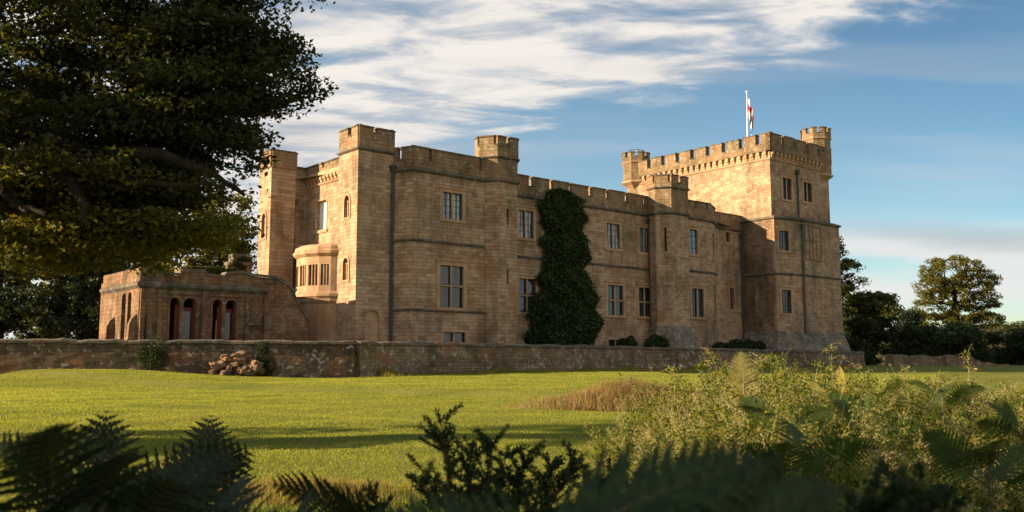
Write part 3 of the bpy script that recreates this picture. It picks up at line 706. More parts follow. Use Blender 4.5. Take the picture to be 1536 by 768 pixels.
for i in range(nu + 1):
    for j in range(nv + 1):
        a, b = i / nu, j / nv            # a along the fly, b up the hoist
        x = .05 + .50 * a ** .8 * (.55 + .45 * b) ; y = .16 * math.sin(a * 15 + b * 1.5) * min(1, a * 3); z = 5.7 - (1 - b) * 1.5 - a * 1.9 * (1.0 - .10 * b) + .05 * math.sin(a * 9)
        fv.append((x, y, z)); fu.append((a, b))
for i in range(nu):
    for j in range(nv): k = i * (nv + 1) + j; ff.append((k, k + nv + 1, k + nv + 2, k + 1))
me = bpy.data.meshes.new('flag'); me.from_pydata(fv, [], ff); me.materials.append(FLAG); ul = me.uv_layers.new(); 
ul.data.foreach_set('uv', np.array([fu[k] for f in ff for k in f], dtype=np.float32).ravel()); me.polygons.foreach_set('use_smooth', [True] * len(ff))
fl = bpy.data.objects.new('flag', me); C.objects.link(fl); fl.location = (px_ + .05, py_, 16.68)
sm = fl.modifiers.new('thick', 'SOLIDIFY'); sm.thickness = .006
setp(fl, label='drooping white and red flag hanging in folds from the white pole', category='flag')

# ------------------------------------------------------------------ garden loggia
LG = empty('garden_loggia', (*W(-8.9, 3.0), ZB), FA, 'low single storey stone garden building with paired round arches and red doors', 'garden building')
def lg(mb, name, mat, parent=LG, smooth=False):
    mb.v = [(x + 8.9, y - 3.0, z) for x, y, z in mb.v]; return mb.build(name, mat, parent, smooth, dz=ZB)
la, lb = (-13.3, 3.0), (-4.4, 3.0)
ar = [(-11.85, -11.35), (-11.2, -10.55) , (-9.75, -9.25), (-9.08, -8.5)]
arh = [arch(a + 13.3, b + 13.3, ZB + .05, 3.25, 'round', 10) for a, b in ar]
prof = [(0, ZB), (8.9, ZB), (8.9, 2.15), (8.55, 2.6), (8.2, 3.1), (7.95, 3.6), (7.7, 4.0), (7.3, 4.3), (6.8, 4.46), (5.6, 4.5), (5.0, 4.62), (4.2, 4.5), (4.1, 4.32), (3.2, 4.36), (3.1, 4.56), (2.0, 4.5), (1.9, 4.28), (1.0, 4.34), (.9, 4.72), (0, 4.78)]
mb = MB(); Pp = panel(mb, la, lb, ZB, 4.5, arh, .45, top=prof)
panel(mb, (-13.3, 8.6), la, ZB, 4.6, [arch(3.1, 3.7, ZB + .05, 3.5, 'round', 10), arch(4.0, 4.5, ZB + .05, 3.5, 'round', 10)], .4)
mb.prism([(-13.3, 8.6), (-4.4, 8.6), (-4.4, 8.9), (-13.3, 8.9)], ZB, 4.2)
# sloping top of the curved end, roof slab
for i in range(2, len(prof) - 1):
    (s0, z0), (s1, z1) = prof[i], prof[i + 1]
    mb.face([(-13.3 + s1, 3.0, z1), (-13.3 + s0, 3.0, z0), (-13.3 + s0, 3.5, z0), (-13.3 + s1, 3.5, z1)])
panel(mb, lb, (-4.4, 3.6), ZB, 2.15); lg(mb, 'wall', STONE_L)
mb = MB(); mb.prism([(-13.1, 3.4), (-5.0, 3.4), (-5.0, 8.6), (-13.1, 8.6)], 3.9, 4.05); lg(mb, 'roof', SLATE)
mb = MB(); mb.box(-13.0, -4.6, 5.4, 5.5, ZB, 3.9); mb.box(-12.9, -4.6, 3.5, 5.4, ZB, ZB + .03); lg(mb, 'inner_wall', DARKIN)
mb = MB(); band(mb, [(-13.3, 8.6), la, (-6.9, 3.0), ], [(.02, 3.62), (.16, 3.74), (.18, 3.86), (.03, 3.95)]); lg(mb, 'cornice', STONE_C); mb = MB()
mb.box(-13.35, -12.95, 2.95, 3.35, 4.76, 5.15); mb.prism([(-13.4, 2.9), (-12.9, 2.9), (-12.9, 3.4), (-13.4, 3.4)], 5.15, 5.45, [(-13.2, 3.1), (-13.1, 3.1), (-13.1, 3.2), (-13.2, 3.2)])
lg(mb, 'cornice', STONE_C)
mb = MB()
for i in range(2, len(prof) - 1):      # raised coping over the curved end
    (s0, z0), (s1, z1) = prof[i], prof[i + 1]; q = [(-13.3 + s1, z1), (-13.3 + s0, z0)]
    for yy0, yy1, dz in ((2.93, 3.55, .14),):
        mb.face([(q[0][0], yy0, q[0][1] + dz), (q[1][0], yy0, q[1][1] + dz), (q[1][0] + .0, yy1, q[1][1] + dz), (q[0][0], yy1, q[0][1] + dz)][::-1])
        mb.face([(q[0][0], yy0, q[0][1]), (q[1][0], yy0, q[1][1]), (q[1][0], yy0, q[1][1] + dz), (q[0][0], yy0, q[0][1] + dz)][::-1])
lg(mb, 'coping', STONE_C)
def moulded_arch(a0, a1, zt):
    mb = MB(); i_ = arch(a0 + 13.3, a1 + 13.3, ZB, zt, 'round', 10); o_ = arch(a0 + 13.3 - .09, a1 + 13.3 + .09, ZB, zt + .09, 'round', 10)
    Q = lambda p, k: (-13.3 + p[0], 3.0 - k, p[1])
    for i in range(1, len(i_)):
        j = (i + 1) % len(i_)
        mb.face([Q(o_[i], .05), Q(o_[j], .05), Q(i_[j], .05), Q(i_[i], .05)]); mb.face([Q(o_[i], .05), Q(o_[i], 0), Q(o_[j], 0), Q(o_[j], .05)]); mb.face([Q(i_[i], .05), Q(i_[j], .05), Q(i_[j], 0), Q(i_[i], 0)])
    return mb
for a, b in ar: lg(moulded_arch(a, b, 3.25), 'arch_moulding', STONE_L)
for k, (a, b) in enumerate(ar):
    mb = MB()
    if k % 2:      # door leaf with glazed upper part
        mb.box(a, b, 3.32, 3.38, ZB + .03, 1.3); mb.box(a, a + .14, 3.32, 3.38, 1.3, 2.7); mb.box(b - .1, b, 3.32, 3.38, 1.3, 2.7); mb.box(a, b, 3.32, 3.38, 2.62, 2.8)
    else: mb.box(b - .16, b + .02, 3.2, 3.3, ZB + .03, 2.9); mb.box(a, a + .05, 3.3, 3.38, ZB + .03, 2.9)
    lg(mb, 'red_door' if k % 2 else 'red_door_frame', DOOR)
    if k % 2: mb = MB(); mb.face([(a, 3.36, 1.3), (b, 3.36, 1.3), (b, 3.36, 2.62), (a, 3.36, 2.62)]); lg(mb, 'pane', GLASS)
# pilasters, buttresses and rectangular frames
mb = MB()
for x in (-13.15, -12.35, -10.2, -7.95, -6.95): mb.box(x - .11, x + .11, 2.88, 3.02, ZB, 3.6)
for x0, x1 in ((-12.0, -10.35), (-9.9, -8.3)): mb.box(x0, x1, 2.94, 3.01, 3.38, 3.5)
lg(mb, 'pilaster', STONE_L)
def scroll(x, y0, d):
    mb = MB(); pr = [(0, ZB), (1.0, ZB), (.98, .7), (.7, .85), (.5, 1.3), (.46, 1.9), (.3, 2.2), (0, 2.4)]
    pts0 = [(x - q[0] * d[0], y0 - q[0] * d[1]) for q in pr]; w = (.18 * abs(d[1]), .18 * abs(d[0]))
    A = [(p[0] - w[0], p[1] - w[1], q[1]) for p, q in zip(pts0, pr)]; B = [(p[0] + w[0], p[1] + w[1], q[1]) for p, q in zip(pts0, pr)]
    mb.face(A); mb.face(B[::-1])
    for i in range(len(A)): j = (i + 1) % len(A); mb.face([A[j], A[i], B[i], B[j]])
    return mb
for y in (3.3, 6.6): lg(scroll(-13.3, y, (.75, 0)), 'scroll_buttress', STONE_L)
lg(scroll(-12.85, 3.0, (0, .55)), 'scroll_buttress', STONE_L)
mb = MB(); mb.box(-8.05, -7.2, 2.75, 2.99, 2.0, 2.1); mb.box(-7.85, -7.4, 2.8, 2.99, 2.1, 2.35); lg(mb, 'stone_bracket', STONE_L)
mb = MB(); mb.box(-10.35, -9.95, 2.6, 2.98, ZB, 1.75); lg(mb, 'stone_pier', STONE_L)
# chimney behind it
ch = empty('chimney_stack', (*W(-5.55, 9.6), ZB), FA, 'stone chimney stack half covered in greenery behind the garden building', 'chimney')
mb = MB(); mb.box(-.6, .55, -.5, .5, 0, 5.3); mb.build('stack', STONE_D, ch); mb = MB(); mb.box(-.68, .63, -.58, .58, 5.3, 5.5); mb.box(-.5, .45, -.4, .4, 5.5, 5.95); mb.build('cap', STONE_C, ch)
mb = MB(); mb.box(-3.6, -.61, -.3, .4, 0, 4.9); mb.build('low_wall', STONE_D, ch)

# ------------------------------------------------------------------ ground
def gz(X, Y):
    Y = np.asarray(Y, float); X = np.asarray(X, float)
    yy = np.where(Y < 58, Y, 58 + (np.minimum(Y, 90) - 58) * .55)
    z = -1.62 + .0215 * np.maximum(yy, -5)
    z = z + .05 * np.sin(X * .21 + 1) * np.sin(Y * .17) + .022 * np.sin(X * .9 + 1.7 * np.sin(Y * .5)) * np.sin(Y * 1.3 + .6 * np.sin(X * .4)) + .010 * np.sin(X * 2.3 + Y * .7) * np.sin(Y * 3.1 - X * .5)
    sm_ = lambda q: np.clip(q, 0, 1) ** 2 * (3 - 2 * np.clip(q, 0, 1))
    z = z + .42 * sm_((Y - 35.5) / 6) * sm_((-X - 8) / 11)
    # low bank across the lawn
    yb = 34.4 - (X + 6.3) * .46
    z = z + .24 * (1 / (1 + np.exp(-np.clip((Y - yb) * 9, -40, 40))) - .5) * (X < 8)
    return z
xs = np.unique(np.concatenate([np.linspace(-900, -60, 15), np.linspace(-60, 60, 241), np.linspace(60, 900, 15)]))
ys = np.unique(np.concatenate([np.linspace(-60, 4, 17), np.linspace(4, 60, 225), np.linspace(60, 120, 25), np.linspace(120, 2500, 15)]))
GX, GY = np.meshgrid(xs, ys); GZ = gz(GX, GY)
me = bpy.data.meshes.new('lawn'); nx = len(xs)
vs = np.stack([GX, GY, GZ], -1).reshape(-1, 3)
idx = (np.arange(len(ys) - 1)[:, None] * nx + np.arange(nx - 1)[None]).ravel()
me.from_pydata(vs.tolist(), [], np.stack([idx, idx + 1, idx + nx + 1, idx + nx], 1).tolist()); me.materials.append(LAWN); me.polygons.foreach_set('use_smooth', [True] * len(me.polygons))
o = bpy.data.objects.new('lawn', me); C.objects.link(o); o['kind'] = 'structure'
# castle terrace
wc = W(-4.93, -3.0); wr = W(40.6, -3.0); wleft = (-34, 39.5)
poly = [wc, wr, W(43, 1), W(43, 22), (-30, 130), (-90, 130), (-90, 34), wleft]
poly_in = [(wc[0] + .2, wc[1] + .3), (wr[0] - .3, wr[1] + .1)] + poly[2:]
mb = MB(); mb.prism(poly_in, -1.2, ZB); o = mb.build('terrace', GRAVEL); o['kind'] = 'structure'
# distant wooded hill
hs = []
hx = np.linspace(-300, 1500, 90); hy = np.linspace(500, 1100, 40); HX, HY = np.meshgrid(hx, hy)
HZ = -2 + 62 * np.exp(-((HY - 800) / 200) ** 2) * (.55 + .2 * np.sin(HX * .008 + 2.6) + .12 * np.sin(HX * .021)) + rng.normal(0, 1.4, HX.shape)
HZ *= 1; idx = (np.arange(39)[:, None] * 90 + np.arange(89)[None]).ravel()
me = bpy.data.meshes.new('hill'); me.from_pydata(np.stack([HX, HY, HZ], -1).reshape(-1, 3).tolist(), [], np.stack([idx, idx + 1, idx + 91, idx + 90], 1).tolist()); me.materials.append(HILL)
o = bpy.data.objects.new('hill', me); C.objects.link(o); o['kind'] = 'structure'

# ------------------------------------------------------------------ terrace walls
def rubble_wall(name, pts, th, label, cat='wall', mat=STONE_W, jag=.02, coping=True, seed=1):
    """pts: (x, y, ztop, zbottom) along the face; a wall with an uneven face and top"""
    r = np.random.default_rng(seed); mb = MB(); cp = MB(); P = []
    for (x0, y0, t0, b0), (x1, y1, t1, b1) in zip(pts, pts[1:]):
        n = max(2, int(math.hypot(x1 - x0, y1 - y0) / .55))
        for k in range(n): a = k / n; P.append([x0 + (x1 - x0) * a, y0 + (y1 - y0) * a, t0 + (t1 - t0) * a, b0 + (b1 - b0) * a])
    P.append(list(pts[-1])); P = np.array(P); P[1:-1, 2] += r.normal(0, jag, len(P) - 2); q = P[:, :2]
    d = np.gradient(q, axis=0); d /= np.linalg.norm(d, axis=1)[:, None]; nrm = np.stack([d[:, 1], -d[:, 0]], 1)
    rows = 7; s = np.concatenate([[0], np.cumsum(np.linalg.norm(np.diff(q, axis=0), axis=1))])
    G_ = np.zeros((len(P), rows + 1, 3))
    for j in range(rows + 1):
        f = j / rows; o_ = r.normal(0, .007, len(P)) + .10 * (1 - f); o_[0] = .1 * (1 - f); o_[-1] = .1 * (1 - f)
        G_[:, j, :2] = q + nrm * o_[:, None]; G_[:, j, 2] = P[:, 3] - .25 + (P[:, 2] - P[:, 3] + .25) * f
    for i in range(len(P) - 1):
        for j in range(rows):
            a, b, c, e = G_[i, j], G_[i + 1, j], G_[i + 1, j + 1], G_[i, j + 1]
            mb.face([tuple(a), tuple(b), tuple(c), tuple(e)], [(s[i], a[2]), (s[i + 1], b[2]), (s[i + 1], c[2]), (s[i], e[2])])
        A, B = G_[i, rows], G_[i + 1, rows]; n0, n1 = nrm[i], nrm[i + 1]
        A2, B2 = (A[0] - n0[0] * th, A[1] - n0[1] * th, A[2]), (B[0] - n1[0] * th, B[1] - n1[1] * th, B[2])
        mb.face([tuple(A), tuple(B), B2, A2]); mb.face([B2[:2] + (P[i + 1, 3] - .25,), A2[:2] + (P[i, 3] - .25,), A2, B2])
        if coping:
            def off_(p, n_, k, z): return (p[0] + n_[0] * k, p[1] + n_[1] * k, p[2] + z)
            g = .012
            u0, u1 = A + (B - A) * g, B - (B - A) * g; jz = r.uniform(0, .025)
            q0 = [off_(u0, n0, .07, 0), off_(u0, n0, .07, .09 + jz), off_(u0, n0, -th / 2, .16 + jz), off_(u0, n0, -th - .06, .09 + jz)]
            q1 = [off_(u1, n1, .07, 0), off_(u1, n1, .07, .09 + jz), off_(u1, n1, -th / 2, .16 + jz), off_(u1, n1, -th - .06, .09 + jz)]
            for k in range(3): cp.face([q0[k], q1[k], q1[k + 1], q0[k + 1]])
            cp.face(q0[::-1]); cp.face(q1)
    for i in (0, len(P) - 1):
        n_ = nrm[i]; q_ = [(*q[i], P[i, 3] - .25), (q[i][0] - n_[0] * th, q[i][1] - n_[1] * th, P[i, 3] - .25), (q[i][0] - n_[0] * th, q[i][1] - n_[1] * th, P[i, 2]), (*q[i], P[i, 2])]
        mb.face(q_ if i else q_[::-1])
    e = empty(name, (pts[0][0], pts[0][1], pts[0][3]), 0, label, cat)
    e['label'] = label
    for m_, nm, mt in ((mb, 'wall_face', mat), (cp, 'coping', STONE_C)):
        if m_.f:
            m_.v = [(x - pts[0][0], y - pts[0][1], z - pts[0][3]) for x, y, z in m_.v]; m_.build(nm, mt, e)
    return e
G0 = lambda x, y: float(gz(x, y)) 
def wp(p, t): return (p[0], p[1], t, G0(*p))
mid = lambda a, b, k: (a[0] + (b[0] - a[0]) * k, a[1] + (b[1] - a[1]) * k)
rubble_wall('terrace_wall', [wp(wc, 1.0), wp(mid(wc, wr, .5), .98), wp(mid(wc, wr, .8), .94), wp(wr, .92)], .5, 'long grey lichened retaining wall running right below the castle front', seed=3)
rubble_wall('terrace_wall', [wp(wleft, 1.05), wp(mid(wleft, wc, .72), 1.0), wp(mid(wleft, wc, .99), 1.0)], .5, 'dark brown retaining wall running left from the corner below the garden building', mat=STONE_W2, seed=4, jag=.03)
e1, e2, e3, e4 = (32.5, 82.0), (37.6, 84.0), (38.0, 84.2), (43.5, 86.5)
rubble_wall('ruined_wall', [(32.0, 79, .95, -.1), (34.6, 82, .85, -.1), (38.5, 84.0, .8, -.1)], .6, 'broken grey wall end beyond the great tower, the nearer piece', jag=.05, coping=False, seed=5)
rubble_wall('ruined_wall', [(39.0, 84.5, .85, -.1), (42.0, 86.0, .75, -.1), (43.0, 86.5, .3, -.1), (47.5, 88.5, -.0, -.1)], .6, 'low crumbling wall stepping down to the grass at far right', jag=.07, coping=False, seed=6)
# fallen stones at the breach in the left wall
random.seed(3)
bm_pts = mid(wleft, wc, .80)
def rock(x, y, z, r, seed):
    """a split block of building stone: a skewed, chipped cuboid"""
    rr = random.Random(seed); mb = MB(); a, b, c = r * rr.uniform(.8, 1.3), r * rr.uniform(.6, .9), r * rr.uniform(.4, .7); J = lambda: rr.uniform(-.16, .16) * r
    P = [[(sx * a * (.55 if k in (0, 3) else 1) + J(), sy * b * (.55 if k in (0, 3) else 1) + J(), (-1, -.6, .6, 1)[k] * c + J() * .5) for sx, sy in ((-1, -1), (0, -1.1), (1, -1), (1.1, 0), (1, 1), (0, 1.05), (-1, 1), (-1.08, 0))] for k in range(4)]
    for k in range(3):
        for i in range(8): j = (i + 1) % 8; mb.face([P[k][i], P[k][j], P[k + 1][j], P[k + 1][i]])
    mb.face(P[3]); mb.face(P[0][::-1])
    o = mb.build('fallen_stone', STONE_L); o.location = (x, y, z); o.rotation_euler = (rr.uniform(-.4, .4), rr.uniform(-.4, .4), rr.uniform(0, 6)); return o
for k in range(36):
    t = random.uniform(-1.0, 1.0); h = random.uniform(0, 1) ** 1.2 * (1 - abs(t) * .6)
    x, y = bm_pts[0] + t, bm_pts[1] - .25 + .187 * t - (1 - h) * .75
    r_ = random.uniform(.09, .26); z = G0(x, y) + .08 + h * 1.15
    setp(rock(x, y, z, r_, k), label='pale tumbled stone in the heap at the foot of the left terrace wall', category='stone', group='fallen stones at the breach of the left wall')
# ------------------------------------------------------------------ foliage tools
def link_quads(name, V, mat_idx, mats, parent=None):
    """V: (n, 4, 3) array of quads"""
    n = len(V); me = bpy.data.meshes.new(name); me.vertices.add(4 * n); me.vertices.foreach_set('co', V.astype(np.float32).ravel())
    me.loops.add(4 * n); me.loops.foreach_set('vertex_index', np.arange(4 * n, dtype=np.int32))
    me.polygons.add(n); me.polygons.foreach_set('loop_start', np.arange(0, 4 * n, 4, dtype=np.int32))
    for m_ in mats: me.materials.append(m_)
    if mat_idx is not None: me.polygons.foreach_set('material_index', mat_idx.astype(np.int32))
    me.update(calc_edges=True)
    o = bpy.data.objects.new(name, me); C.objects.link(o)
    if parent: o.parent = parent
    return o
def unit(a): return a / np.maximum(np.linalg.norm(a, axis=-1, keepdims=True), 1e-9)
def leaf_quads(c, size, flat=0., r=rng, asp=.55, droop=.3):
    n = len(c); a = unit(r.normal(size=(n, 3)) * np.array([1, 1, 1 - flat]) - np.array([0, 0, droop])); b = unit(np.cross(a, unit(r.normal(size=(n, 3)) * np.array([1 - flat, 1 - flat, 1]) )))
    s = (size * r.uniform(.6, 1.3, n))[:, None]
    fold = np.cross(a, b) * s * .12
    return np.stack([c - a * s * .5, c + b * s * asp * .5 + fold, c + a * s * .5, c - b * s * asp * .5 + fold], 1)
def tubes_mesh(name, segs, mat, parent, sides=6):
    """segs: list of (p0, p1, r0, r1)"""
    p0 = np.array([s[0] for s in segs]); p1 = np.array([s[1] for s in segs]); r0 = np.array([s[2] for s in segs]); r1 = np.array([s[3] for s in segs])
    d = unit(p1 - p0); ref = np.where(np.abs(d[:, 2:3]) > .9, np.array([[1., 0, 0]]), np.array([[0, 0, 1.]])); a = unit(np.cross(d, ref)); b = np.cross(d, a)
    p0 = p0 - d * r0[:, None] * .3; p1 = p1 + d * r1[:, None] * .3
    Q = []
    for k in range(sides):
        t0, t1 = 6.28318 * k / sides, 6.28318 * (k + 1) / sides
        e0 = a * math.cos(t0) + b * math.sin(t0); e1 = a * math.cos(t1) + b * math.sin(t1)
        Q.append(np.stack([p0 + e0 * r0[:, None], p0 + e1 * r0[:, None], p1 + e1 * r1[:, None], p1 + e0 * r1[:, None]], 1))
    return link_quads(name, np.concatenate(Q), None, [mat], parent)
def grow(seeds, tips, r, k_len=.35, wob=.08):
    """attach tips to the nearest branch point, cheapest first; returns segments with pipe-model radii"""
    nodes = [np.array(s, float) for s in seeds]; parent = [-1] + list(range(len(seeds) - 1)); plen = [0.]
    for i in range(1, len(nodes)): plen.append(plen[-1] + np.linalg.norm(nodes[i] - nodes[i - 1]))
    order = np.argsort(np.linalg.norm(tips - nodes[len(seeds) - 1], axis=1)); istip = [False] * len(nodes)
    first = max(1, int(len(seeds) * .45))
    for ti in order:
        t = tips[ti]; N = np.array(nodes); d = np.linalg.norm(N - t, axis=1) + k_len * np.array(plen); d[:first] += 50
        up = np.maximum(0, N[:, 2] - t[2]) * .35; j = int(np.argmin(d + up)); L_ = np.linalg.norm(t - nodes[j]); n = max(1, int(L_ / .8)); pj = j; a0 = nodes[j]
        for k in range(1, n + 1):
            f = k / n; p = a0 + (t - a0) * f + r.normal(size=3) * wob * L_ * math.sin(math.pi * f) + np.array([0, 0, .06 * L_ * math.sin(math.pi * f)])
            nodes.append(p); parent.append(pj); plen.append(plen[pj] + L_ / n); istip.append(k == n); pj = len(nodes) - 1
    return nodes, parent, istip
def tree(name, x, y, label, group, tips, trunk, tip_r, leaf, size, per, spread, mat, flat=.3, r0=.3, seed=1, cat='tree', lens=.55, extra=None, zb=None, mat2=None, z2=0):
    r = np.random.default_rng(seed); z = G0(x, y) if zb is None else zb
    e = empty(name, (x, y, z), 0, label, cat, group)
    nodes, par_, tip = grow(trunk, tips, r); n = len(nodes); area = np.zeros(n)
    for i in range(n - 1, 0, -1):
        if area[i] == 0: area[i] = tip_r ** 2.2
        area[par_[i]] += area[i]
    area[0] = max(area[0], area[1]); rad = area ** (1 / 2.2); rad = rad * (r0 / rad[0]) ** np.clip((rad - tip_r) / max(rad[0] - tip_r, 1e-6), 0, 1)
    tubes_mesh('trunk', [(nodes[par_[i]], nodes[i], min(rad[par_[i]], rad[i] * 1.5), rad[i]) for i in range(1, n)], BARK, e, 7)
    T = np.array([nodes[i] for i in range(n) if tip[i]])
    k = r.poisson(per, len(T)) + 3; c = np.repeat(T, k, 0)
    off_ = r.normal(size=c.shape); off_ = unit(off_) * (r.uniform(0, 1, len(c)) ** .5)[:, None] * np.array(spread); c = c + off_ * np.repeat(r.uniform(.55, 1.25, len(T)), k)[:, None]
    link_quads('crown', leaf_quads(c, size, flat, r, lens), (c[:, 2] + r.normal(0, .25, len(c)) < z2).astype(int) if mat2 else None, [mat, mat2] if mat2 else [mat], e)
    return e
def crown_tips(n, blobs, r, shell=.45):
    """points inside a union of ellipsoid lobes, mostly towards their outsides"""
    w = np.array([b[3] * b[4] * b[5] for b in blobs]) ** .67; w /= w.sum(); out = []
    for b, k in zip(blobs, r.multinomial(n, w)):
        u = unit(r.normal(size=(k, 3))); rr = r.uniform(shell ** 3, 1, k) ** (1 / 3); out.append(np.array(b[:3]) + u * rr[:, None] * np.array(b[3:6]))
    return np.concatenate(out)

# ---- the great overhanging tree at upper left (trunk just outside the frame)
r = np.random.default_rng(11)
Mx, My = -12.6, 15.5
blobs = [(0.6, 0, 8.0, 6.2, 5.5, 3.4), (3.4, .3, 6.9, 5.0, 4.2, 2.0), (1.8, 0, 5.0, 5.2, 4.0, 1.5), (3.3, .5, 8.9, 2.8, 3.0, 1.5), (5.0, 0, 5.9, 4.1, 3, .95), (4.2, -.4, 4.1, 3.2, 2.4, .7), (4.4, 0, 7.2, 3.9, 3, 1.6), (-3.5, 0, 6.2, 3, 2.5, 1.8), (6.4, .3, 5.4, 2.3, 2, 1.2)]
tips = crown_tips(820, blobs, r, .25)
lowb = [(7.9, .2, 5.5, 1.6, 1.3, .75), (7.6, 0, 6.6, 1.4, 1.2, .5), (5.2, -.3, 4.3, 2.6, 2.2, .8), (6.9, 0, 4.9, 1.9, 1.6, .7), (5.6, .4, 3.3, 2.2, 1.6, .5), (7.3, .2, 6.3, 1.7, 1.5, .8), (6.6, .2, 7.6, 1.9, 1.5, .8), (6.0, .2, 3.3, 2.0, 1.4, .55), (4.4, -.2, 3.7, 2.2, 1.4, .5)]
tips = np.concatenate([tips, crown_tips(560, lowb, r, .2)])
tips[:, 2] = np.round(tips[:, 2] / .8) * .8 + r.normal(0, .15, len(tips)) + 0.06 * tips[:, 0]      # leaves lie in loose tiers
trunk = [(0, 0, 0), (.05, 0, .9), (.15, .1, 1.9), (.3, .1, 2.9), (.3, 0, 3.9), (.1, 0, 5.2), (0, 0, 6.8), (.1, 0, 8.4)]
tree('spreading_tree', Mx, My, 'huge dark spreading tree overhanging the upper left of the lawn', None, tips, trunk, .012, None, .105, 135, (.66, .66, .20), LEAF_MAIN, .4, .48, 12, mat2=LEAF_GOLD, z2=4.3)  # low leaves turn golden: sunlight on the lower boughs painted as leaf colour

def limb(e, pts_, r0_, r1_):
    q = [(np.array([(a - 768) / 1401 * d - Mx, d - My, (548 - b) / 1401 * d - G0(Mx, My)])) for a, b, d in pts_]; n = len(q) - 1; S = []; fine = []
    for k in range(n):
        for j in range(4): fine.append(q[k] + (q[k + 1] - q[k]) * j / 4 + r.normal(size=3) * .035)
    fine.append(q[-1]); m_ = len(fine) - 1
    for k in range(m_): S.append((fine[k], fine[k + 1], r0_ + (r1_ - r0_) * k / m_, r0_ + (r1_ - r0_) * (k + 1) / m_))
    tubes_mesh('limb', S, BARK, e, 9)
MT = [o for o in C.objects if o.name.startswith('spreading_tree')][0]
limb(MT, [(-330, 215, 15.5), (-120, 180, 15.2), (0, 196, 14.8), (70, 214, 14.5), (130, 232, 14.3), (230, 226, 14.3), (300, 250, 14.5), (360, 290, 15)], .24, .03)
limb(MT, [(40, 208, 14.6), (85, 262, 14.2), (118, 300, 13.9), (125, 335, 13.8)], .13, .03)
limb(MT, [(-160, 200, 15), (-40, 262, 14.2), (15, 305, 14), (60, 320, 13.8)], .13, .03)
limb(MT, [(90, 222, 14.5), (170, 262, 14.2), (260, 275, 14.2), (340, 272, 14.4)], .08, .02)
limb(MT, [(0, 60, 15.5), (120, 90, 15.2), (260, 80, 15), (380, 50, 15)], .12, .02)

shb = empty('shadow_bush', (-11.9, 16.0, G0(-11.9, 16.0)), 0, 'added unseen bush left of the frame, breaking up the trunk shadow of the spreading tree', 'shrub')
r = np.random.default_rng(77); c = crown_tips(9000, [(r.uniform(-2.2, 2.2), r.uniform(-1.8, 1.8), r.uniform(.4, 2.2), r.uniform(.5, 1.0), r.uniform(.5, 1), r.uniform(.4, .8)) for _ in range(18)], r, .6); c[:, 2] = np.maximum(c[:, 2], .02)
link_quads('foliage', leaf_quads(c, .13, 0, r, .7), None, [LEAF_DARK], shb)  # unseen bush added to break up the trunk's shadow on the lawn
# added tree, unseen outside the frame, shading the ground near the camera
r = np.random.default_rng(14)
tips = crown_tips(420, [(0, 0, 8.5, 5.2, 4.6, 3.6), (2.5, 0, 6.5, 3.8, 4, 2.2), (-2, 0, 6, 4, 4, 2.4), (1, -2, 4.6, 4, 3, 1.4)], r, .25)
tree('spreading_tree', -13.5, -1.2, 'added unseen tree beyond the left edge shading the near ferns', None, tips, [(0, 0, 0), (.1, 0, 1.5), (.1, .1, 3), (0, 0, 5), (0, 0, 7)], .02, None, .22, 90, (.8, .8, .3), LEAF_MAIN, .4, .4, 15)

# ---- trees behind the left wall
def bushy(name, x, y, h, w, label, group, mat, seed, n=260, size=.3, per=75, lobes=9, zb=ZB, base=.12, sp=.9):
    r = np.random.default_rng(seed); bl = []
    for k in range(lobes):
        a = r.uniform(0, 6.28); q = r.uniform(.1, .62) * w / 2; zz = h * r.uniform(base + .18, .82); s_ = w * r.uniform(.19, .30) * (1.15 - .45 * zz / h); bl.append((q * math.cos(a), q * math.sin(a), zz, s_, s_, s_ * .72))
    bl.append((0, 0, h * .84, w * .22, w * .22, h * .15))
    tips = crown_tips(n, bl, r, .5); trunk = [(0, 0, 0), (0, 0, h * .15), (.1, 0, h * .3), (0, .1, h * .5), (0, 0, h * .72)]
    return tree(name, x, y, label, group, tips, trunk, .03, None, size, per, (sp, sp, sp * .6), mat, .25, w * .04, seed, zb=zb)
gl = 'trees behind the garden building'
bushy('golden_tree', -26.5, 60, 12.5, 12, 'golden green broadleaf tree just left of the garden building', gl, LEAF_GOLD, 21, 330, .26, 90, base=-.08, lobes=13)
bushy('golden_tree', -34, 58, 12.5, 12, 'golden broadleaf tree at the left edge behind the dark wall', gl, LEAF_GOLD, 22, 300, .26, 90, base=-.08, lobes=13)
bushy('golden_tree', -22.0, 70, 13.0, 12, 'taller olive tree rising behind the other golden trees', gl, LEAF_GOLD, 23, 330, .3, 80, base=-.08, lobes=13)
bushy('golden_tree', -38, 78, 14, 14, 'tall dim tree farthest back at the left edge', gl, LEAF_FAR, 24, 300, .34, 70, base=-.08, lobes=13)
bushy('dark_shrub', -21.2, 57, 4.6, 5.5, 'dark bush beside the end of the garden building', 'dark bushes behind the left wall', LEAF_DARK, 25, 140, .2, 90, 6, sp=.6)
bushy('dark_shrub', -25.5, 56.2, 6.2, 7.5, 'dark rounded bush second from the garden building', 'dark bushes behind the left wall', LEAF_DARK, 26, 150, .2, 90, 6, sp=.6)
bushy('dark_shrub', -31.3, 57, 6.6, 8.0, 'dark bush behind the far left stretch of wall', 'dark bushes behind the left wall', LEAF_DARK, 27, 150, .2, 90, 6, sp=.6)
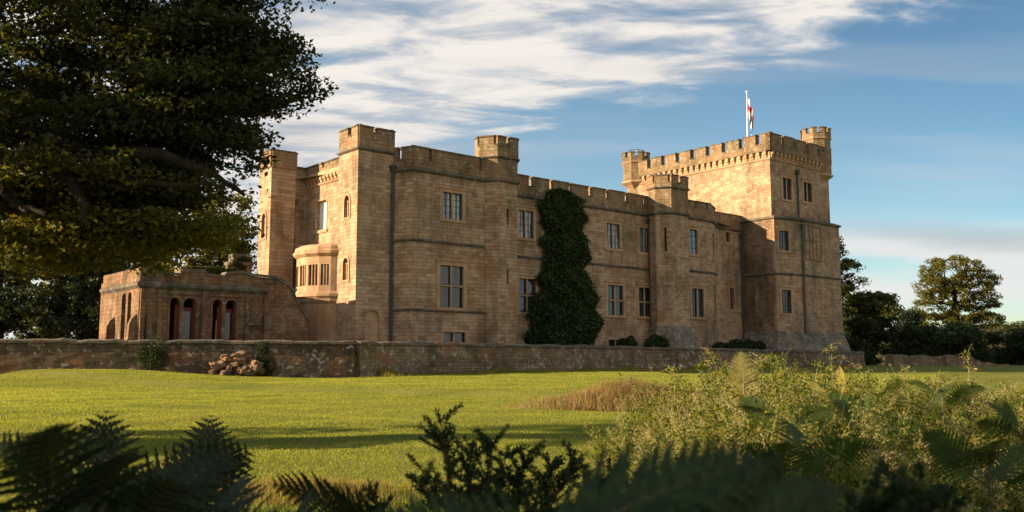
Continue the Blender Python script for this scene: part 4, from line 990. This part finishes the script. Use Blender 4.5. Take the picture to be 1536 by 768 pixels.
# ---- trees to the right of the great tower
bushy('dark_shrub', -37.5, 57, 7.0, 9.0, 'dark bush farthest left behind the wall', 'dark bushes behind the left wall', LEAF_DARK, 28, 170, .22, 100, 7, sp=.7, base=-.12)
gr_ = 'trees beyond the great tower'
r = np.random.default_rng(31)
bl = [(0, 0, 11.8, 2.3, 2.2, 1.5), (1.9, 0, 9.8, 2.5, 2.2, 1.0), (-1.2, 0, 9.6, 2.8, 2.4, 1.2), (1.0, 0, 7.5, 2.9, 2.6, 1.0), (-1, 0, 6, 3.2, 3, 1.4), (1.2, 0, 4.6, 3.2, 3, 1.5), (0, 0, 2.7, 3.5, 3, 1.6), (2.8, 0, 8.6, 1.4, 1.4, .6)]
tree('pine_tree', 31.6, 95, 'tall layered dark tree right against the great tower', gr_, crown_tips(330, bl, r, .3), [(0, 0, 0), (0, 0, 3), (.1, 0, 6), (0, 0, 9), (.1, 0, 12)], .03, None, .27, 85, (.8, .8, .42), LEAF_FAR, .4, .4, 31)
r = np.random.default_rng(33)
bl = [(0, 0, 11.0, 3.6, 3.4, 1.9), (-2.6, 0, 9.2, 2.4, 2.5, 1.7), (2.7, 0, 9.8, 2.5, 2.5, 1.6), (3.4, 0, 7.6, 2.0, 2, 1.2), (-3.0, 0, 6.6, 2.1, 2.2, 1.3), (0, -1, 8, 2.8, 2, 1.6), (1.2, 0, 5.8, 3.0, 2.5, 1.3), (-1.8, 0, 4.4, 2.8, 2.5, 1.3), (3.6, 0, 5.2, 2, 2, 1.0), (.6, 0, 3.0, 3.6, 3, 1.3)]
tree('oak_tree', 52.2, 110, 'large domed tree standing apart against the cloudy sky at right', gr_, crown_tips(620, bl, r, .6), [(0, 0, 0), (0, 0, 1.8), (.1, 0, 3.2), (0, 0, 5), (.1, 0, 7), (0, 0, 9)], .035, None, .24, 62, (.62, .62, .34), LEAF_GOLD, .35, .5, 33)
bushy('bushy_tree', 37.2, 97, 7.6, 8, 'round mid green tree between the layered tree and the domed tree', gr_, LEAF_FAR, 35, 260, .28, 90, 8, None)
bushy('bushy_tree', 43.0, 102, 6.0, 8, 'low dark tree left of the domed tree', gr_, LEAF_DARK, 36, 220, .28, 90, 7, None, base=-.16)
bushy('bushy_tree', 34.0, 92, 4.8, 6, 'dark low tree at the foot of the layered tree', gr_, LEAF_DARK, 37, 180, .28, 90, 7, None, base=-.16)
bushy('bushy_tree', 49.0, 103, 4.6, 8, 'dark bush in front of the domed tree', gr_, LEAF_DARK, 38, 200, .28, 90, 7, None, base=-.16)
bushy('bushy_tree', 56.0, 104, 4.4, 8, 'dark bush at the right of the domed tree', gr_, LEAF_DARK, 39, 200, .28, 90, 7, None, base=-.16)
bushy('bushy_tree', 61.5, 108, 4.7, 8, 'dark bush at the right edge of the picture', gr_, LEAF_DARK, 40, 200, .28, 90, 7, None, base=-.16)
bushy('bushy_tree', 40.0, 93, 3.6, 7, 'dark low bush behind the ruined wall, left one', gr_, LEAF_DARK, 42, 180, .26, 100, 8, None, base=-.16)
bushy('bushy_tree', 45.5, 94, 3.6, 7.5, 'dark low bush behind the ruined wall, right one', gr_, LEAF_DARK, 43, 180, .26, 100, 8, None, base=-.16)
bushy('bushy_tree', 52.0, 95, 3.4, 8, 'dark low bush beyond the end of the ruined wall', gr_, LEAF_DARK, 44, 180, .26, 100, 8, None, base=-.16)
bushy('bushy_tree', 58.5, 96, 3.5, 8, 'dark low bush just inside the right edge of the picture', gr_, LEAF_DARK, 45, 180, .26, 100, 8, None, base=-.16)
bushy('bushy_tree', 66, 118, 5.6, 9, 'brownish tree peeping over the bush at the right edge', gr_, LEAF_FAR, 41, 200, .28, 80, 7, None)

# ---- ivy on the long range
def iz(u0, u1, n, r):    # column outline from the photographed plant: (z, left, right)
    zz = np.array([1.0, 2.4, 3.2, 4.5, 5.5, 6.2, 7.4, 9.2, 10.2, 11.0, 11.3]); ll = np.array([10.6, 10.2, 10.5, 11.0, 11.5, 11.6, 11.75, 11.6, 11.4, 11.7, 12.8]); rr = np.array([15.4, 16.3, 16.4, 16.1, 15.3, 15.1, 15.4, 15.0, 14.9, 15.0, 13.6])
    z = r.uniform(.5, 11.35, n); a = np.interp(z, zz, ll) + r.normal(0, .2, n) + .20 * np.sin(z * 3.1) + .18 * np.sin(z * 5.3 + 1); b = np.interp(z, zz, rr) + r.normal(0, .2, n) + .2 * np.sin(z * 2.6 + 1) + .18 * np.sin(z * 4.7)
    t = r.uniform(0, 1, n); u = a + (b - a) * t; th = np.interp(z, [0, 3, 6, 11.4], [1.3, 1.15, .8, .55]) * np.sqrt(np.clip(1 - (2 * t - 1) ** 2, .02, 1))
    bump_ = .55 + .45 * np.sin(u * 2.1 + np.sin(z * 1.3) * 2) * np.sin(z * 1.9 + u)
    v = 2.4 - .03 - th * (.45 + .55 * bump_) * r.uniform(.72, 1.04, n)
    return np.stack([u, v, z - ZB], 1)
r = np.random.default_rng(51); pts = iz(0, 0, 60000, r)
stray = iz(0, 0, 3200, r); stray[:, 0] = 13.3 + (stray[:, 0] - 13.3) * r.uniform(1.0, 1.22, 3200); stray[:, 1] = 2.4 - np.abs(r.normal(.06, .12, 3200)); stray[:, 2] *= r.uniform(1, 1.02, 3200); kk = np.sin(stray[:, 2] * 5 + np.sin(stray[:, 2] * 2.1) * 3) + np.sin(stray[:, 0] * 4) > .2
pts = np.concatenate([pts, stray[kk]])
iv = empty('climbing_ivy', (*W(13.2, 2.35), ZB), FA, 'tall column of dark green ivy climbing the castle front up to the battlements', 'ivy')
link_quads('foliage', leaf_quads(pts - np.array([13.2, 2.35, 0]), .15, 0, r, .8), None, [LEAF_IVY], iv)
segs = []
for k in range(14):
    u = r.uniform(-1.8, 1.8); p = np.array([u, -.15, 0.])
    for j in range(12): q = p + np.array([r.normal(0, .15) - .03 * p[0], 0, .85]); segs.append((p, q, .05 - .003 * j, .047 - .003 * j)); p = q
tubes_mesh('stem', segs, BARK, iv)
# ---- shrubs along the castle foot
def shrub(name, u, v, w, d, h, label, group, mat, seed, n=9000, size=.12, cat='shrub'):
    r = np.random.default_rng(seed); x, y = W(u, v); e = empty(name, (x, y, ZB), FA, label, cat, group)
    bl = [(r.uniform(-.32, .32) * w, r.uniform(-.25, .25) * d, h * r.uniform(.3, .62), w * r.uniform(.16, .26), d * .3, h * r.uniform(.25, .38)) for _ in range(9)]
    c = crown_tips(n, bl, r, .75); c[:, 2] = np.maximum(c[:, 2], .02); link_quads('foliage', leaf_quads(c, size, 0, r, .7), None, [mat], e)
    segs = [(np.array([b[0] * .2, b[1] * .2, 0]), np.array(b[:3]), .03, .012) for b in bl]; tubes_mesh('stem', segs, BARK, e)
gsh = 'shrubs along the foot of the castle'
shrub('wall_shrub', 18.3, 1.5, 2.2, 1.2, 1.7, 'low dark shrub below the castle window right of the ivy', gsh, LEAF_IVY, 61)
shrub('wall_shrub', 20.9, 1.3, 3.0, 1.6, 1.95, 'dark shrub against the flared base of the octagonal turret', gsh, LEAF_IVY, 62)
shrub('wall_shrub', 28.6, .3, 4.2, 1.6, 1.6, 'long dark shrub between the octagonal turret and great tower', gsh, LEAF_DARK, 63, 12000)
shrub('wall_shrub', 31.6, 1.2, 2.6, 1.6, 1.7, 'dark shrub beside the great tower plinth', gsh, LEAF_DARK, 64)
# ivy cap on the chimney
r = np.random.default_rng(66); x, y = W(-5.55, 9.6); e = empty('creeper', (x, y, ZB), FA, 'green creeper hanging over the chimney stack behind the garden building', 'creeper')
c = crown_tips(9000, [(-.3, -.4, 4.9, .6, .35, .8), (-1.6, -.2, 4.7, 1.3, .5, .45), (.1, 0, 5.6, .6, .6, .35), (-2.8, -.2, 4.5, .8, .5, .6)], r, .7); link_quads('foliage', leaf_quads(c, .12, 0, r, .7), None, [LEAF_MAIN], e)
# a little bush on the left wall
def wallbush(p, h, w, label, seed, mat, n=3500):
    r = np.random.default_rng(seed); e = empty('wall_plant', (p[0], p[1], G0(*p)), 0, label, 'plant', 'plants growing against the terrace wall')
    bl = [(r.uniform(-.3, .3) * w, r.uniform(-.1, .1), h * r.uniform(.1, .75), w * .28, w * .22, h * .24) for _ in range(9)]
    c = crown_tips(n, bl, r, .5); link_quads('foliage', leaf_quads(c, .07, 0, r, .6), None, [mat], e)
    tubes_mesh('stem', [(np.array([b[0] * .3, 0, 0]), np.array(b[:3]), .02, .008) for b in bl], BARK, e)
pw = mid(wleft, wc, .845); wallbush((pw[0], pw[1] - .5), 1.75, 1.0, 'dark little bush standing beside the pale tumbled stones', 71, LEAF_DARK)
pw = mid(wleft, wc, .66); wallbush((pw[0], pw[1] - .3), 1.7, 1.4, 'dark creeper on the left wall below the arches', 72, LEAF_DARK)

# ------------------------------------------------------------------ grasses
def blades(P, h, w, r, lean=.5, dirn=None):
    """bent grass blades as two quads each"""
    n = len(P); a = r.uniform(0, 6.283, n); side = np.stack([np.cos(a), np.sin(a), np.zeros(n)], 1); b = r.uniform(0, 6.283, n); ln = np.stack([np.cos(b), np.sin(b), np.zeros(n)], 1) * (r.uniform(0, lean, n) * h)[:, None]
    if dirn is not None: ln += np.array(dirn) * h[:, None]
    up = np.stack([np.zeros(n), np.zeros(n), h], 1); w = (w * r.uniform(.6, 1.2, n))[:, None]; m_ = P + up * .55 + ln * .3; t = P + up * .95 + ln
    return np.concatenate([np.stack([P - side * w, P + side * w, m_ + side * w * .8, m_ - side * w * .8], 1), np.stack([m_ - side * w * .8, m_ + side * w * .8, t + side * w * .1, t - side * w * .1], 1)])
r = np.random.default_rng(81); n = 560000
Y = 7 + 46 * r.uniform(0, 1, n) ** .85; X = Y * r.uniform(-.62, .45, n); keep = (Y < 44.5 + (X + 7.2) * .8) | (X < -7.2); keep &= np.abs(Y - (34.4 - (X + 6.3) * .46)) > .12 * (X < 8)
keep &= ~((X < -7.2) & (Y > 44.2 + .187 * (X + 7.2))); X, Y = X[keep], Y[keep]
patch = .6 + .4 * np.sin(X * .7 + np.sin(Y * .9) * 2) * np.sin(Y * 1.6 + X * .3); h = (.016 + .018 * patch) * r.uniform(.6, 1.4, len(X)) * np.interp(Y, [7, 45], [1, 1.25])
P = np.stack([X, Y, gz(X, Y) - .005], 1)
o = link_quads('grass', blades(P, h, np.interp(Y, [7, 45], [.004, .010]), r, .9), None, [GRASSB]); o['kind'] = 'stuff'; o['label'] = 'sunlit mown lawn grass'; o['category'] = 'grass'
# rough grass at the foot of the terrace wall
r = np.random.default_rng(82); n = 26000; t = r.uniform(0, .95, n) ** 1.2; d = np.abs(r.normal(0, .45, n)); X = wc[0] + (wr[0] - wc[0]) * t + .643 * d; Y = wc[1] + (wr[1] - wc[1]) * t - .766 * d
cl_ = .5 + .5 * np.sin(t * 60) * np.sin(t * 23 + 1); h = (.10 + .42 * cl_ ** 2 * (t > .02)) * r.uniform(.4, 1.2, n) * np.exp(-d)
q = blades(np.stack([X, Y, gz(X, Y)], 1), h, np.full(n, .012), r, .5)
o = link_quads('rough_grass', q, None, [BROWNG, GRASSB]); o['kind'] = 'stuff'; o['label'] = 'uncut rough grass at the foot of the long terrace wall'; o['category'] = 'grass'
mi = (r.uniform(size=len(q)) > .45).astype(np.int32); o.data.polygons.foreach_set('material_index', mi)

# ---- brown dry grass mound on the lawn
def mound(name, cx, cy, w, d, h, n, mats, label, seed, hb=.52, wid=.006):
    r = np.random.default_rng(seed); e = empty(name, (cx, cy, G0(cx, cy)), 0, label, 'grass clump')
    x = r.normal(0, .42, n) * w / 2; y = r.normal(0, .42, n) * d / 2; k = np.exp(-((x / (w / 2)) ** 2 + (y / (d / 2)) ** 2) * 1.3); lump = .75 + .25 * np.sin(x * 2.2 + 1) * np.cos(x * 5 + y * 2)
    z = gz(cx + x, cy + y) - G0(cx, cy) + h * k * lump * r.uniform(0, .75, n) ; P = np.stack([x, y, z], 1); hh = hb * r.uniform(.35, 1.1, n) * (.35 + .65 * k)
    q = blades(P, hh, np.full(n, wid), r, .8); o = link_quads('blades', q, r.integers(0, len(mats), len(q)), mats, e)
    return e
mound('brown_grass_clump', 3.4, 26.5, 5.4, 2.6, .75, 30000, [BROWNG, BROWNG, STRAW], 'mound of tall russet dry grass in the middle of the lawn', 91)
mound('brown_grass_clump', -2.4, 11.0, 2.6, 1.8, .12, 9000, [BROWNG, BROWNG, GRASSB], 'flat patch of reddish dry grass at the near edge of the lawn', 92, .16, .004)

# ------------------------------------------------------------------ ferns, brambles and foreground plants
def frond(L_, r, npair=15, width=.34, pw=11, curl=.5, asp=.46, droop=.12):
    """one bracken frond along +x rising; returns quads (leaf), rachis segments"""
    t = np.linspace(0, 1, npair + 6); x = L_ * (t - .12 * t ** 3); z = L_ * curl * (t * .9 - t ** 2 * .75); P = np.stack([x, np.zeros_like(x), z], 1); Q = []; S = []
    for i in range(len(t) - 1): S.append((P[i], P[i + 1], .006 * L_ * (1 - .85 * t[i]), .006 * L_ * (1 - .85 * t[i + 1])))
    for i in range(5, len(t)):
        f = (i - 5) / npair; plen = L_ * width * (1 - f) ** .85 * (1 if f > .08 else .75) + .01 * L_; d = unit(P[min(i + 1, len(t) - 1)] - P[i - 1])
        for s in (1, -1):
            ax = unit(np.array([.42, s * 1., 0]) + d * .1 + np.array([0, 0, r.uniform(-.06, .10)])); k = max(4, int(pw * (1 - f * .6))); u = np.linspace(.04, 1, k) ** .92
            dr = -droop * r.uniform(.3, 2.2) * plen * u ** 2; c = P[i] + ax * (plen * u)[:, None]; c[:, 2] += dr; nrm = np.array([0, 0, 1.]); side = unit(np.cross(nrm, ax)); wl_ = np.minimum(plen * .24, L_ / (npair + 6) * asp) * (1 - .85 * u ** 1.4) + .001
            st = plen / k * 1.02
            for q_ in (1, -1):
                tip = c + side * (q_ * wl_)[:, None] + ax * (wl_ * .3)[:, None]; tip[:, 2] += r.uniform(-.1, .1, k) * wl_
                Q.append(np.stack([c - ax * st * .72, c + ax * st * .72, tip + ax * st * .38, tip - ax * st * .34], 1))
            S.append((P[i], P[i] + ax * plen * .95 + np.array([0, 0, -droop * plen]), .0022 * L_, .0008 * L_))
    return np.concatenate(Q), S
def rotm(yaw, pitch, roll=0.):
    cy_, sy = math.cos(yaw), math.sin(yaw); cp_, sp_ = math.cos(pitch), math.sin(pitch); cr, sr = math.cos(roll), math.sin(roll)
    return np.array([[cy_, -sy, 0], [sy, cy_, 0], [0, 0, 1]]) @ np.array([[cp_, 0, -sp_], [0, 1, 0], [sp_, 0, cp_]]) @ np.array([[1, 0, 0], [0, cr, -sr], [0, sr, cr]])
def fern(x, y, fronds, label, group, mat, seed, name='fern', z=None, pair=15, zl=0.):
    """fronds: (length, yaw deg, pitch deg, start height)"""
    r = np.random.default_rng(seed); z = G0(x, y) if z is None else z; e = empty(name, (x, y, z), 0, label, 'fern', group)
    for L_, yaw, pit, h0, *rest in fronds:
        q, S = frond(L_, r, pair); M = rotm(R(yaw), R(pit), R(rest[0]) if rest else r.uniform(-.9, .9)); b = np.array([0, 0, h0]) 
        q = q @ M.T + b; S = [(a @ M.T + b, c @ M.T + b, r0_, r1_) for a, c, r0_, r1_ in S]
        S.append((np.array([0, 0, 0.]), b, .009, .007)); 
        o = link_quads('frond', q, None, [mat], e); s_ = tubes_mesh('stalk', S, STRAW if mat is LEAF_PALE else BARKF, o, 4)
    return e
m = Mat('fern_stalk'); m.pbr((.07, .06, .025), .7); BARKF = m.m
gf = 'dark bracken ferns along the bottom of the picture'
# dark silhouettes at lower left
def rosette(n, L_, h0, seed, up=()):
    q = random.Random(seed); out = list(up)
    for k in range(n): out.append((L_ * q.uniform(.8, 1.1), 360 * k / n + q.uniform(-18, 18), q.uniform(14, 44), h0 * q.uniform(.82, 1.05), q.uniform(-75, 75)))
    return out
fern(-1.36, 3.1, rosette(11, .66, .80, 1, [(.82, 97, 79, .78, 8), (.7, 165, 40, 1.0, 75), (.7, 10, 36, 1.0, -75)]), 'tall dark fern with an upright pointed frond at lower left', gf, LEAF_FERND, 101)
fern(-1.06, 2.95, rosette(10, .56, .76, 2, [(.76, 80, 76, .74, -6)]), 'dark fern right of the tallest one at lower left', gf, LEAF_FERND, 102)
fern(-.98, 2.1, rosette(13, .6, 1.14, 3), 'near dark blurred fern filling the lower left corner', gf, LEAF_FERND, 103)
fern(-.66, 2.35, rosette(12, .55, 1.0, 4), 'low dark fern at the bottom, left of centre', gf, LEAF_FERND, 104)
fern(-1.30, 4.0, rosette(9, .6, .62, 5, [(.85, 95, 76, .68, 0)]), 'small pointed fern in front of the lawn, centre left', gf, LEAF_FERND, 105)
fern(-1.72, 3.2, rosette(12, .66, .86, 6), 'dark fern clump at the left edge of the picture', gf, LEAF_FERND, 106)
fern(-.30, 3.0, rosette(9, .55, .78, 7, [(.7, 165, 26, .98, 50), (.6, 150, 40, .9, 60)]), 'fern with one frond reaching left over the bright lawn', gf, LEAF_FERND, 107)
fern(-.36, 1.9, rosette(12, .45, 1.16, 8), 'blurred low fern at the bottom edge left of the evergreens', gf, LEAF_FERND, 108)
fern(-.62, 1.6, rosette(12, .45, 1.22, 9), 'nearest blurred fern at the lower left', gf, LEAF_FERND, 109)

def conifer_spray(x, y, z, shoots, label, group, mat, seed, name='juniper', needle=.022, dens=600):
    """shoots: (x, y, z offsets of the tip) — feathery needled shoots from one base"""
    r = np.random.default_rng(seed); e = empty(name, (x, y, z), 0, label, 'shrub', group); S = []; C_ = []; A_ = []
    for tx, ty, tz in shoots:
        t = np.array([tx, ty, tz]); L_ = np.linalg.norm(t); n = 9; pts_ = [t * (k / n) + np.array([0, 0, .16 * L_ * math.sin(math.pi * k / n * .9)]) * (1 - .2 * k / n) for k in range(n + 1)]
        for k in range(n): S.append((pts_[k], pts_[k + 1], .010 * (1 - k / n) + .002, .010 * (1 - (k + 1) / n) + .0015))
        for k in range(2, n + 1):
            for j in range(9):
                b0_ = pts_[k - 1] + (pts_[k] - pts_[k - 1]) * r.uniform(); d = unit(unit(pts_[k] - pts_[k - 1]) * .9 + unit(r.normal(size=3)) * np.array([1, 1, .5])); l2 = L_ * .23 * (1.15 - .75 * k / n) * r.uniform(.6, 1.1)
                end = b0_ + d * l2 - np.array([0, 0, .12 * l2]); S.append((b0_, end, .003, .001)); m_ = int(dens * l2) + 12; f = r.uniform(.05, 1, m_)[:, None]; C_.append(b0_ + (end - b0_) * f); A_.append(unit(d * .9 + unit(r.normal(size=(m_, 3))) * .9))
    c = np.concatenate(C_); a = np.concatenate(A_); b = unit(np.cross(a, unit(r.normal(size=a.shape)))); s = (needle * r.uniform(.6, 1.25, len(c)))[:, None]
    link_quads('foliage', np.stack([c, c + a * s * .5 + b * s * .13, c + a * s, c + a * s * .5 - b * s * .13], 1), None, [mat], e); tubes_mesh('stem', S, BARKF, e, 5)
    return e
gj = 'dark feathery evergreens at the bottom centre'
conifer_spray(-.18, 4.0, G0(0, 4), [(-.12, 0, 1.36), (-.42, .1, 1.05), (.35, 0, 1.2), (.62, .1, 1.15), (.15, .2, 1.2), (.5, -.2, .95), (-.3, -.2, .9), (.75, 0, .95), (-.55, 0, .75), (.1, 0, 1.28), (.25, .1, 1.22), (0, .1, 1.25), (.45, 0, 1.2), (-.2, .1, 1.15), (.05, -.1, 1.05), (.3, -.15, 1.05), (.6, 0, 1.02)], 'feathery evergreen with upright shoots against the bright lawn', gj, LEAF_YEW, 111)
conifer_spray(-.02, 2.6, G0(0, 2.6), [(-.1, 0, 1.2), (.25, 0, 1.28), (.6, .1, 1.3), (-.35, 0, 1.05), (.45, -.2, 1.15), (.1, -.2, 1.05), (-.5, 0, .95), (.75, 0, 1.2), (0, 0, 1.24), (.15, .1, 1.2), (.35, 0, 1.26), (.5, 0, 1.25), (-.2, 0, 1.14), (.65, -.1, 1.12), (.2, -.2, 1.12), (-.1, -.15, 1.08)], 'blurred dark evergreen mass at the bottom centre', gj, LEAF_YEW, 112, dens=650)
conifer_spray(.32, 1.7, G0(0, 1.7), [(-.15, 0, 1.3), (.2, .05, 1.38), (.45, .1, 1.36), (-.35, 0, 1.22), (.0, -.1, 1.25), (.3, -.1, 1.3), (.1, 0, 1.34), (.3, 0, 1.37), (-.05, 0, 1.3), (.2, -.1, 1.28), (.38, -.05, 1.3), (-.2, 0, 1.24), (.5, 0, 1.3)], 'nearest out of focus evergreen spray right of the bottom centre', gj, LEAF_YEW, 113, dens=900)
conifer_spray(-.35, 2.0, G0(0, 2.0), [(-.2, 0, 1.12), (.2, .05, 1.2), (.35, .1, 1.22), (-.4, 0, 1.08), (.0, -.1, 1.1)], 'blurred evergreen sprays left of the bottom centre', gj, LEAF_YEW, 114, dens=800)
gn = 'near fern fronds right of the bottom centre'
def near_(n, L_, h0, seed, extra):
    q = random.Random(seed); return extra + [(L_ * q.uniform(.8, 1.1), q.choice([0, 180]) + q.uniform(-45, 45), q.uniform(-4, 22), h0 * q.uniform(.90, 1.0), q.uniform(25, 75) * q.choice([-1, 1])) for _ in range(n)]
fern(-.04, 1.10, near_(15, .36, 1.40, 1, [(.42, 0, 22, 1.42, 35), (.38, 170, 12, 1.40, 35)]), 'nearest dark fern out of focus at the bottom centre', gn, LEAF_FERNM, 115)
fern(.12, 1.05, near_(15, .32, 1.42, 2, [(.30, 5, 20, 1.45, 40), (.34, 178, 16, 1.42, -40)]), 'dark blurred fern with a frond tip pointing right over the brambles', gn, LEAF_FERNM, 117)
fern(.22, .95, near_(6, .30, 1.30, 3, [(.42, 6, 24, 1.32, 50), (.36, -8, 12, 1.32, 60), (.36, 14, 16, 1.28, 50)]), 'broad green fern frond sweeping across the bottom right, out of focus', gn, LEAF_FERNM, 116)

# bramble and weed thicket at the right: one mass nobody could count
def thicket(n_st, region, label, seed, name='undergrowth'):
    r = np.random.default_rng(seed); C_ = []; A_ = []; I_ = []; S = []; Z_ = []
    for _ in range(n_st):
        x, y, H = region(r); z0 = G0(x, y); H *= r.uniform(.7, 1.08); lean = r.normal(0, .22, 2) * H; k = 5
        pts_ = [np.array([x + lean[0] * (j / k) ** 1.6, y + lean[1] * (j / k) ** 1.6, z0 + H * (j / k) * (1 - .12 * (j / k))]) for j in range(k + 1)]
        for j in range(1, k): S.append((pts_[j], pts_[j + 1], .0045 * (1 - j / k) + .001, .0045 * (1 - (j + 1) / k) + .001))
        typ = r.uniform(); nb = 14
        for b_ in range(nb):
            f = r.uniform(.35, 1.0); j = min(int(f * k), k - 1); p = pts_[j] + (pts_[j + 1] - pts_[j]) * (f * k - j); a = r.uniform(0, 6.283); l2 = H * r.uniform(.08, .22) * (1.3 - f); d = np.array([math.cos(a), math.sin(a), r.uniform(.1, .7)]); end = p + d * l2
            S.append((p, end, .002, .0008)); m_ = 18; g = r.uniform(.1, 1, m_)[:, None]; C_.append(p + (end - p) * g + r.normal(0, .018, (m_, 3))); A_.append(unit(d * .5 + unit(r.normal(size=(m_, 3)))))
            I_.append(np.full(m_, (1 if (f > .80 and typ < .4) else 0)))
    c = np.concatenate(C_); a = np.concatenate(A_); b = unit(np.cross(a, unit(r.normal(size=a.shape)))); I = np.concatenate(I_); s = (np.where(I == 1, .017, .027) * r.uniform(.6, 1.3, len(c)))[:, None]; w = np.where(I == 1, .25, .3)[:, None]
    Q = np.stack([c, c + a * s * .5 + b * s * w, c + a * s, c + a * s * .5 - b * s * w], 1)
    p0 = np.array([q[0] for q in S]); p1 = np.array([q[1] for q in S]); r0_ = np.array([q[2] for q in S])[:, None]; dd = unit(p1 - p0); sd_ = unit(np.cross(dd, unit(r.normal(size=dd.shape))))
    Q2 = np.stack([p0 - sd_ * r0_, p0 + sd_ * r0_, p1 + sd_ * r0_ * .7, p1 - sd_ * r0_ * .7], 1)
    o = link_quads(name, np.concatenate([Q, Q2]), np.concatenate([I, np.full(len(Q2), 1)]), [LEAF_BRAM, STRAW]); o['kind'] = 'stuff'; o['label'] = label; o['category'] = 'undergrowth'
def reg(r):
    y = r.uniform(3.2, 12.5); t = r.uniform(.10, .62); x = t * y
    # height follows the thicket's skyline: low on the left, highest about px 1100-1300
    top = np.interp(t, [.10, .17, .22, .30, .38, .45, .52, .62], [.50, .80, 1.0, 1.04, .96, .84, .82, .84])
    H = top * (1.49 + .0 * y) * np.interp(y, [3.2, 6, 9, 12.5], [.66, .86, 1.0, 1.06]) * (.97 + .13 * math.sin(x * 2.1 + y) * math.cos(y * 1.3) + .08 * math.sin(x * 5.3 + y * 2))
    return x, y, H
thicket(3200, reg, 'sunlit tangle of brambles, bracken and flowering weeds at lower right', 121)
# tall individuals rising out of the thicket
gt = 'pale tall fern fronds in the thicket'
x_, y_ = 2.1, 8.6
fern(x_, y_, [(.60, 80, 76, 1.12, 10), (.45, 120, 60, 1.1, 10), (.42, 40, 58, 1.1, 10), (.4, 160, 30, 1.05), (.4, -10, 30, 1.0)], 'pale lit bracken frond standing tall against the terrace wall', gt, LEAF_PALE, 131, name='bracken')
fern(3.0, 8.8, [(.45, 60, 60, 1.15, 80), (.4, 20, 35, 1.1), (.4, 140, 40, 1.1)], 'small pale bracken right of the tall lit frond', gt, LEAF_PALE, 132, name='bracken')
q_ = random.Random(9)
for k, (a, b, h_, txt) in enumerate([(2.7, 7.2, 1.0, 'green bracken at the left of the thicket, below the pale frond'), (3.6, 7.9, 1.1, 'green bracken in the middle of the thicket crest'), (1.5, 5.0, .85, 'low green bracken at the near left edge of the thicket'), (2.6, 5.2, .9, 'green bracken low in the middle of the thicket'), (3.4, 6.3, .95, 'green bracken on the right slope of the thicket'), (1.9, 6.6, .95, 'green bracken just right of the brown grass mound')]):
    fern(a, b, rosette(8, .46, h_ + .12, 20 + k), txt, 'green bracken plants among the brambles', LEAF_FERN, 150 + k, name='bracken')
def weed(x, y, H, label, seed):
    r = np.random.default_rng(seed); e = empty('tall_weed', (x, y, G0(x, y)), 0, label, 'weed', 'tall weeds standing above the thicket'); S = []; C_ = []
    for k in range(3):
        l = r.normal(0, .05, 2) * (k > 0) * 3; hh = H * (1 if k == 0 else r.uniform(.7, .85)); p = np.zeros(3)
        for j in range(8):
            q = np.array([l[0] * (j + 1) / 8, l[1] * (j + 1) / 8, hh * (j + 1) / 8]); S.append((p, q, .007 - .0007 * j, .0063 - .0007 * j)); p = q
            if j > 2:
                for b_ in range(7):
                    d = unit(r.normal(size=3) * np.array([1, 1, .4]) + np.array([0, 0, .6])); l2 = r.uniform(.10, .24) * (1.35 - j / 8); b1 = q - np.array([0, 0, r.uniform(0, .18)]); S.append((b1, b1 + d * l2, .002, .001)); C_.append(b1 + d * l2 * r.uniform(.15, 1, (11, 1)) + r.normal(0, .014, (11, 3)))
    c = np.concatenate(C_); link_quads('foliage', leaf_quads(c, .034, 0, r, .38), (r.uniform(size=len(c)) > .75).astype(int), [LEAF_BRAM, STRAW], e); tubes_mesh('stem', S, STRAW, e, 4)
weed(3.98, 8.2, 1.66, 'tallest leafy weed near the right edge of the thicket', 141)
weed(4.4, 8.0, 1.45, 'tall thin weed at the far right of the thicket', 142)
weed(1.55, 9.0, 1.45, 'pinkish weed at the left end of the thicket near the brown grass mound', 143)
weed(3.2, 9.4, 1.70, 'straight pale stalk in front of the great tower plinth', 144)
bpy.context.view_layer.update()
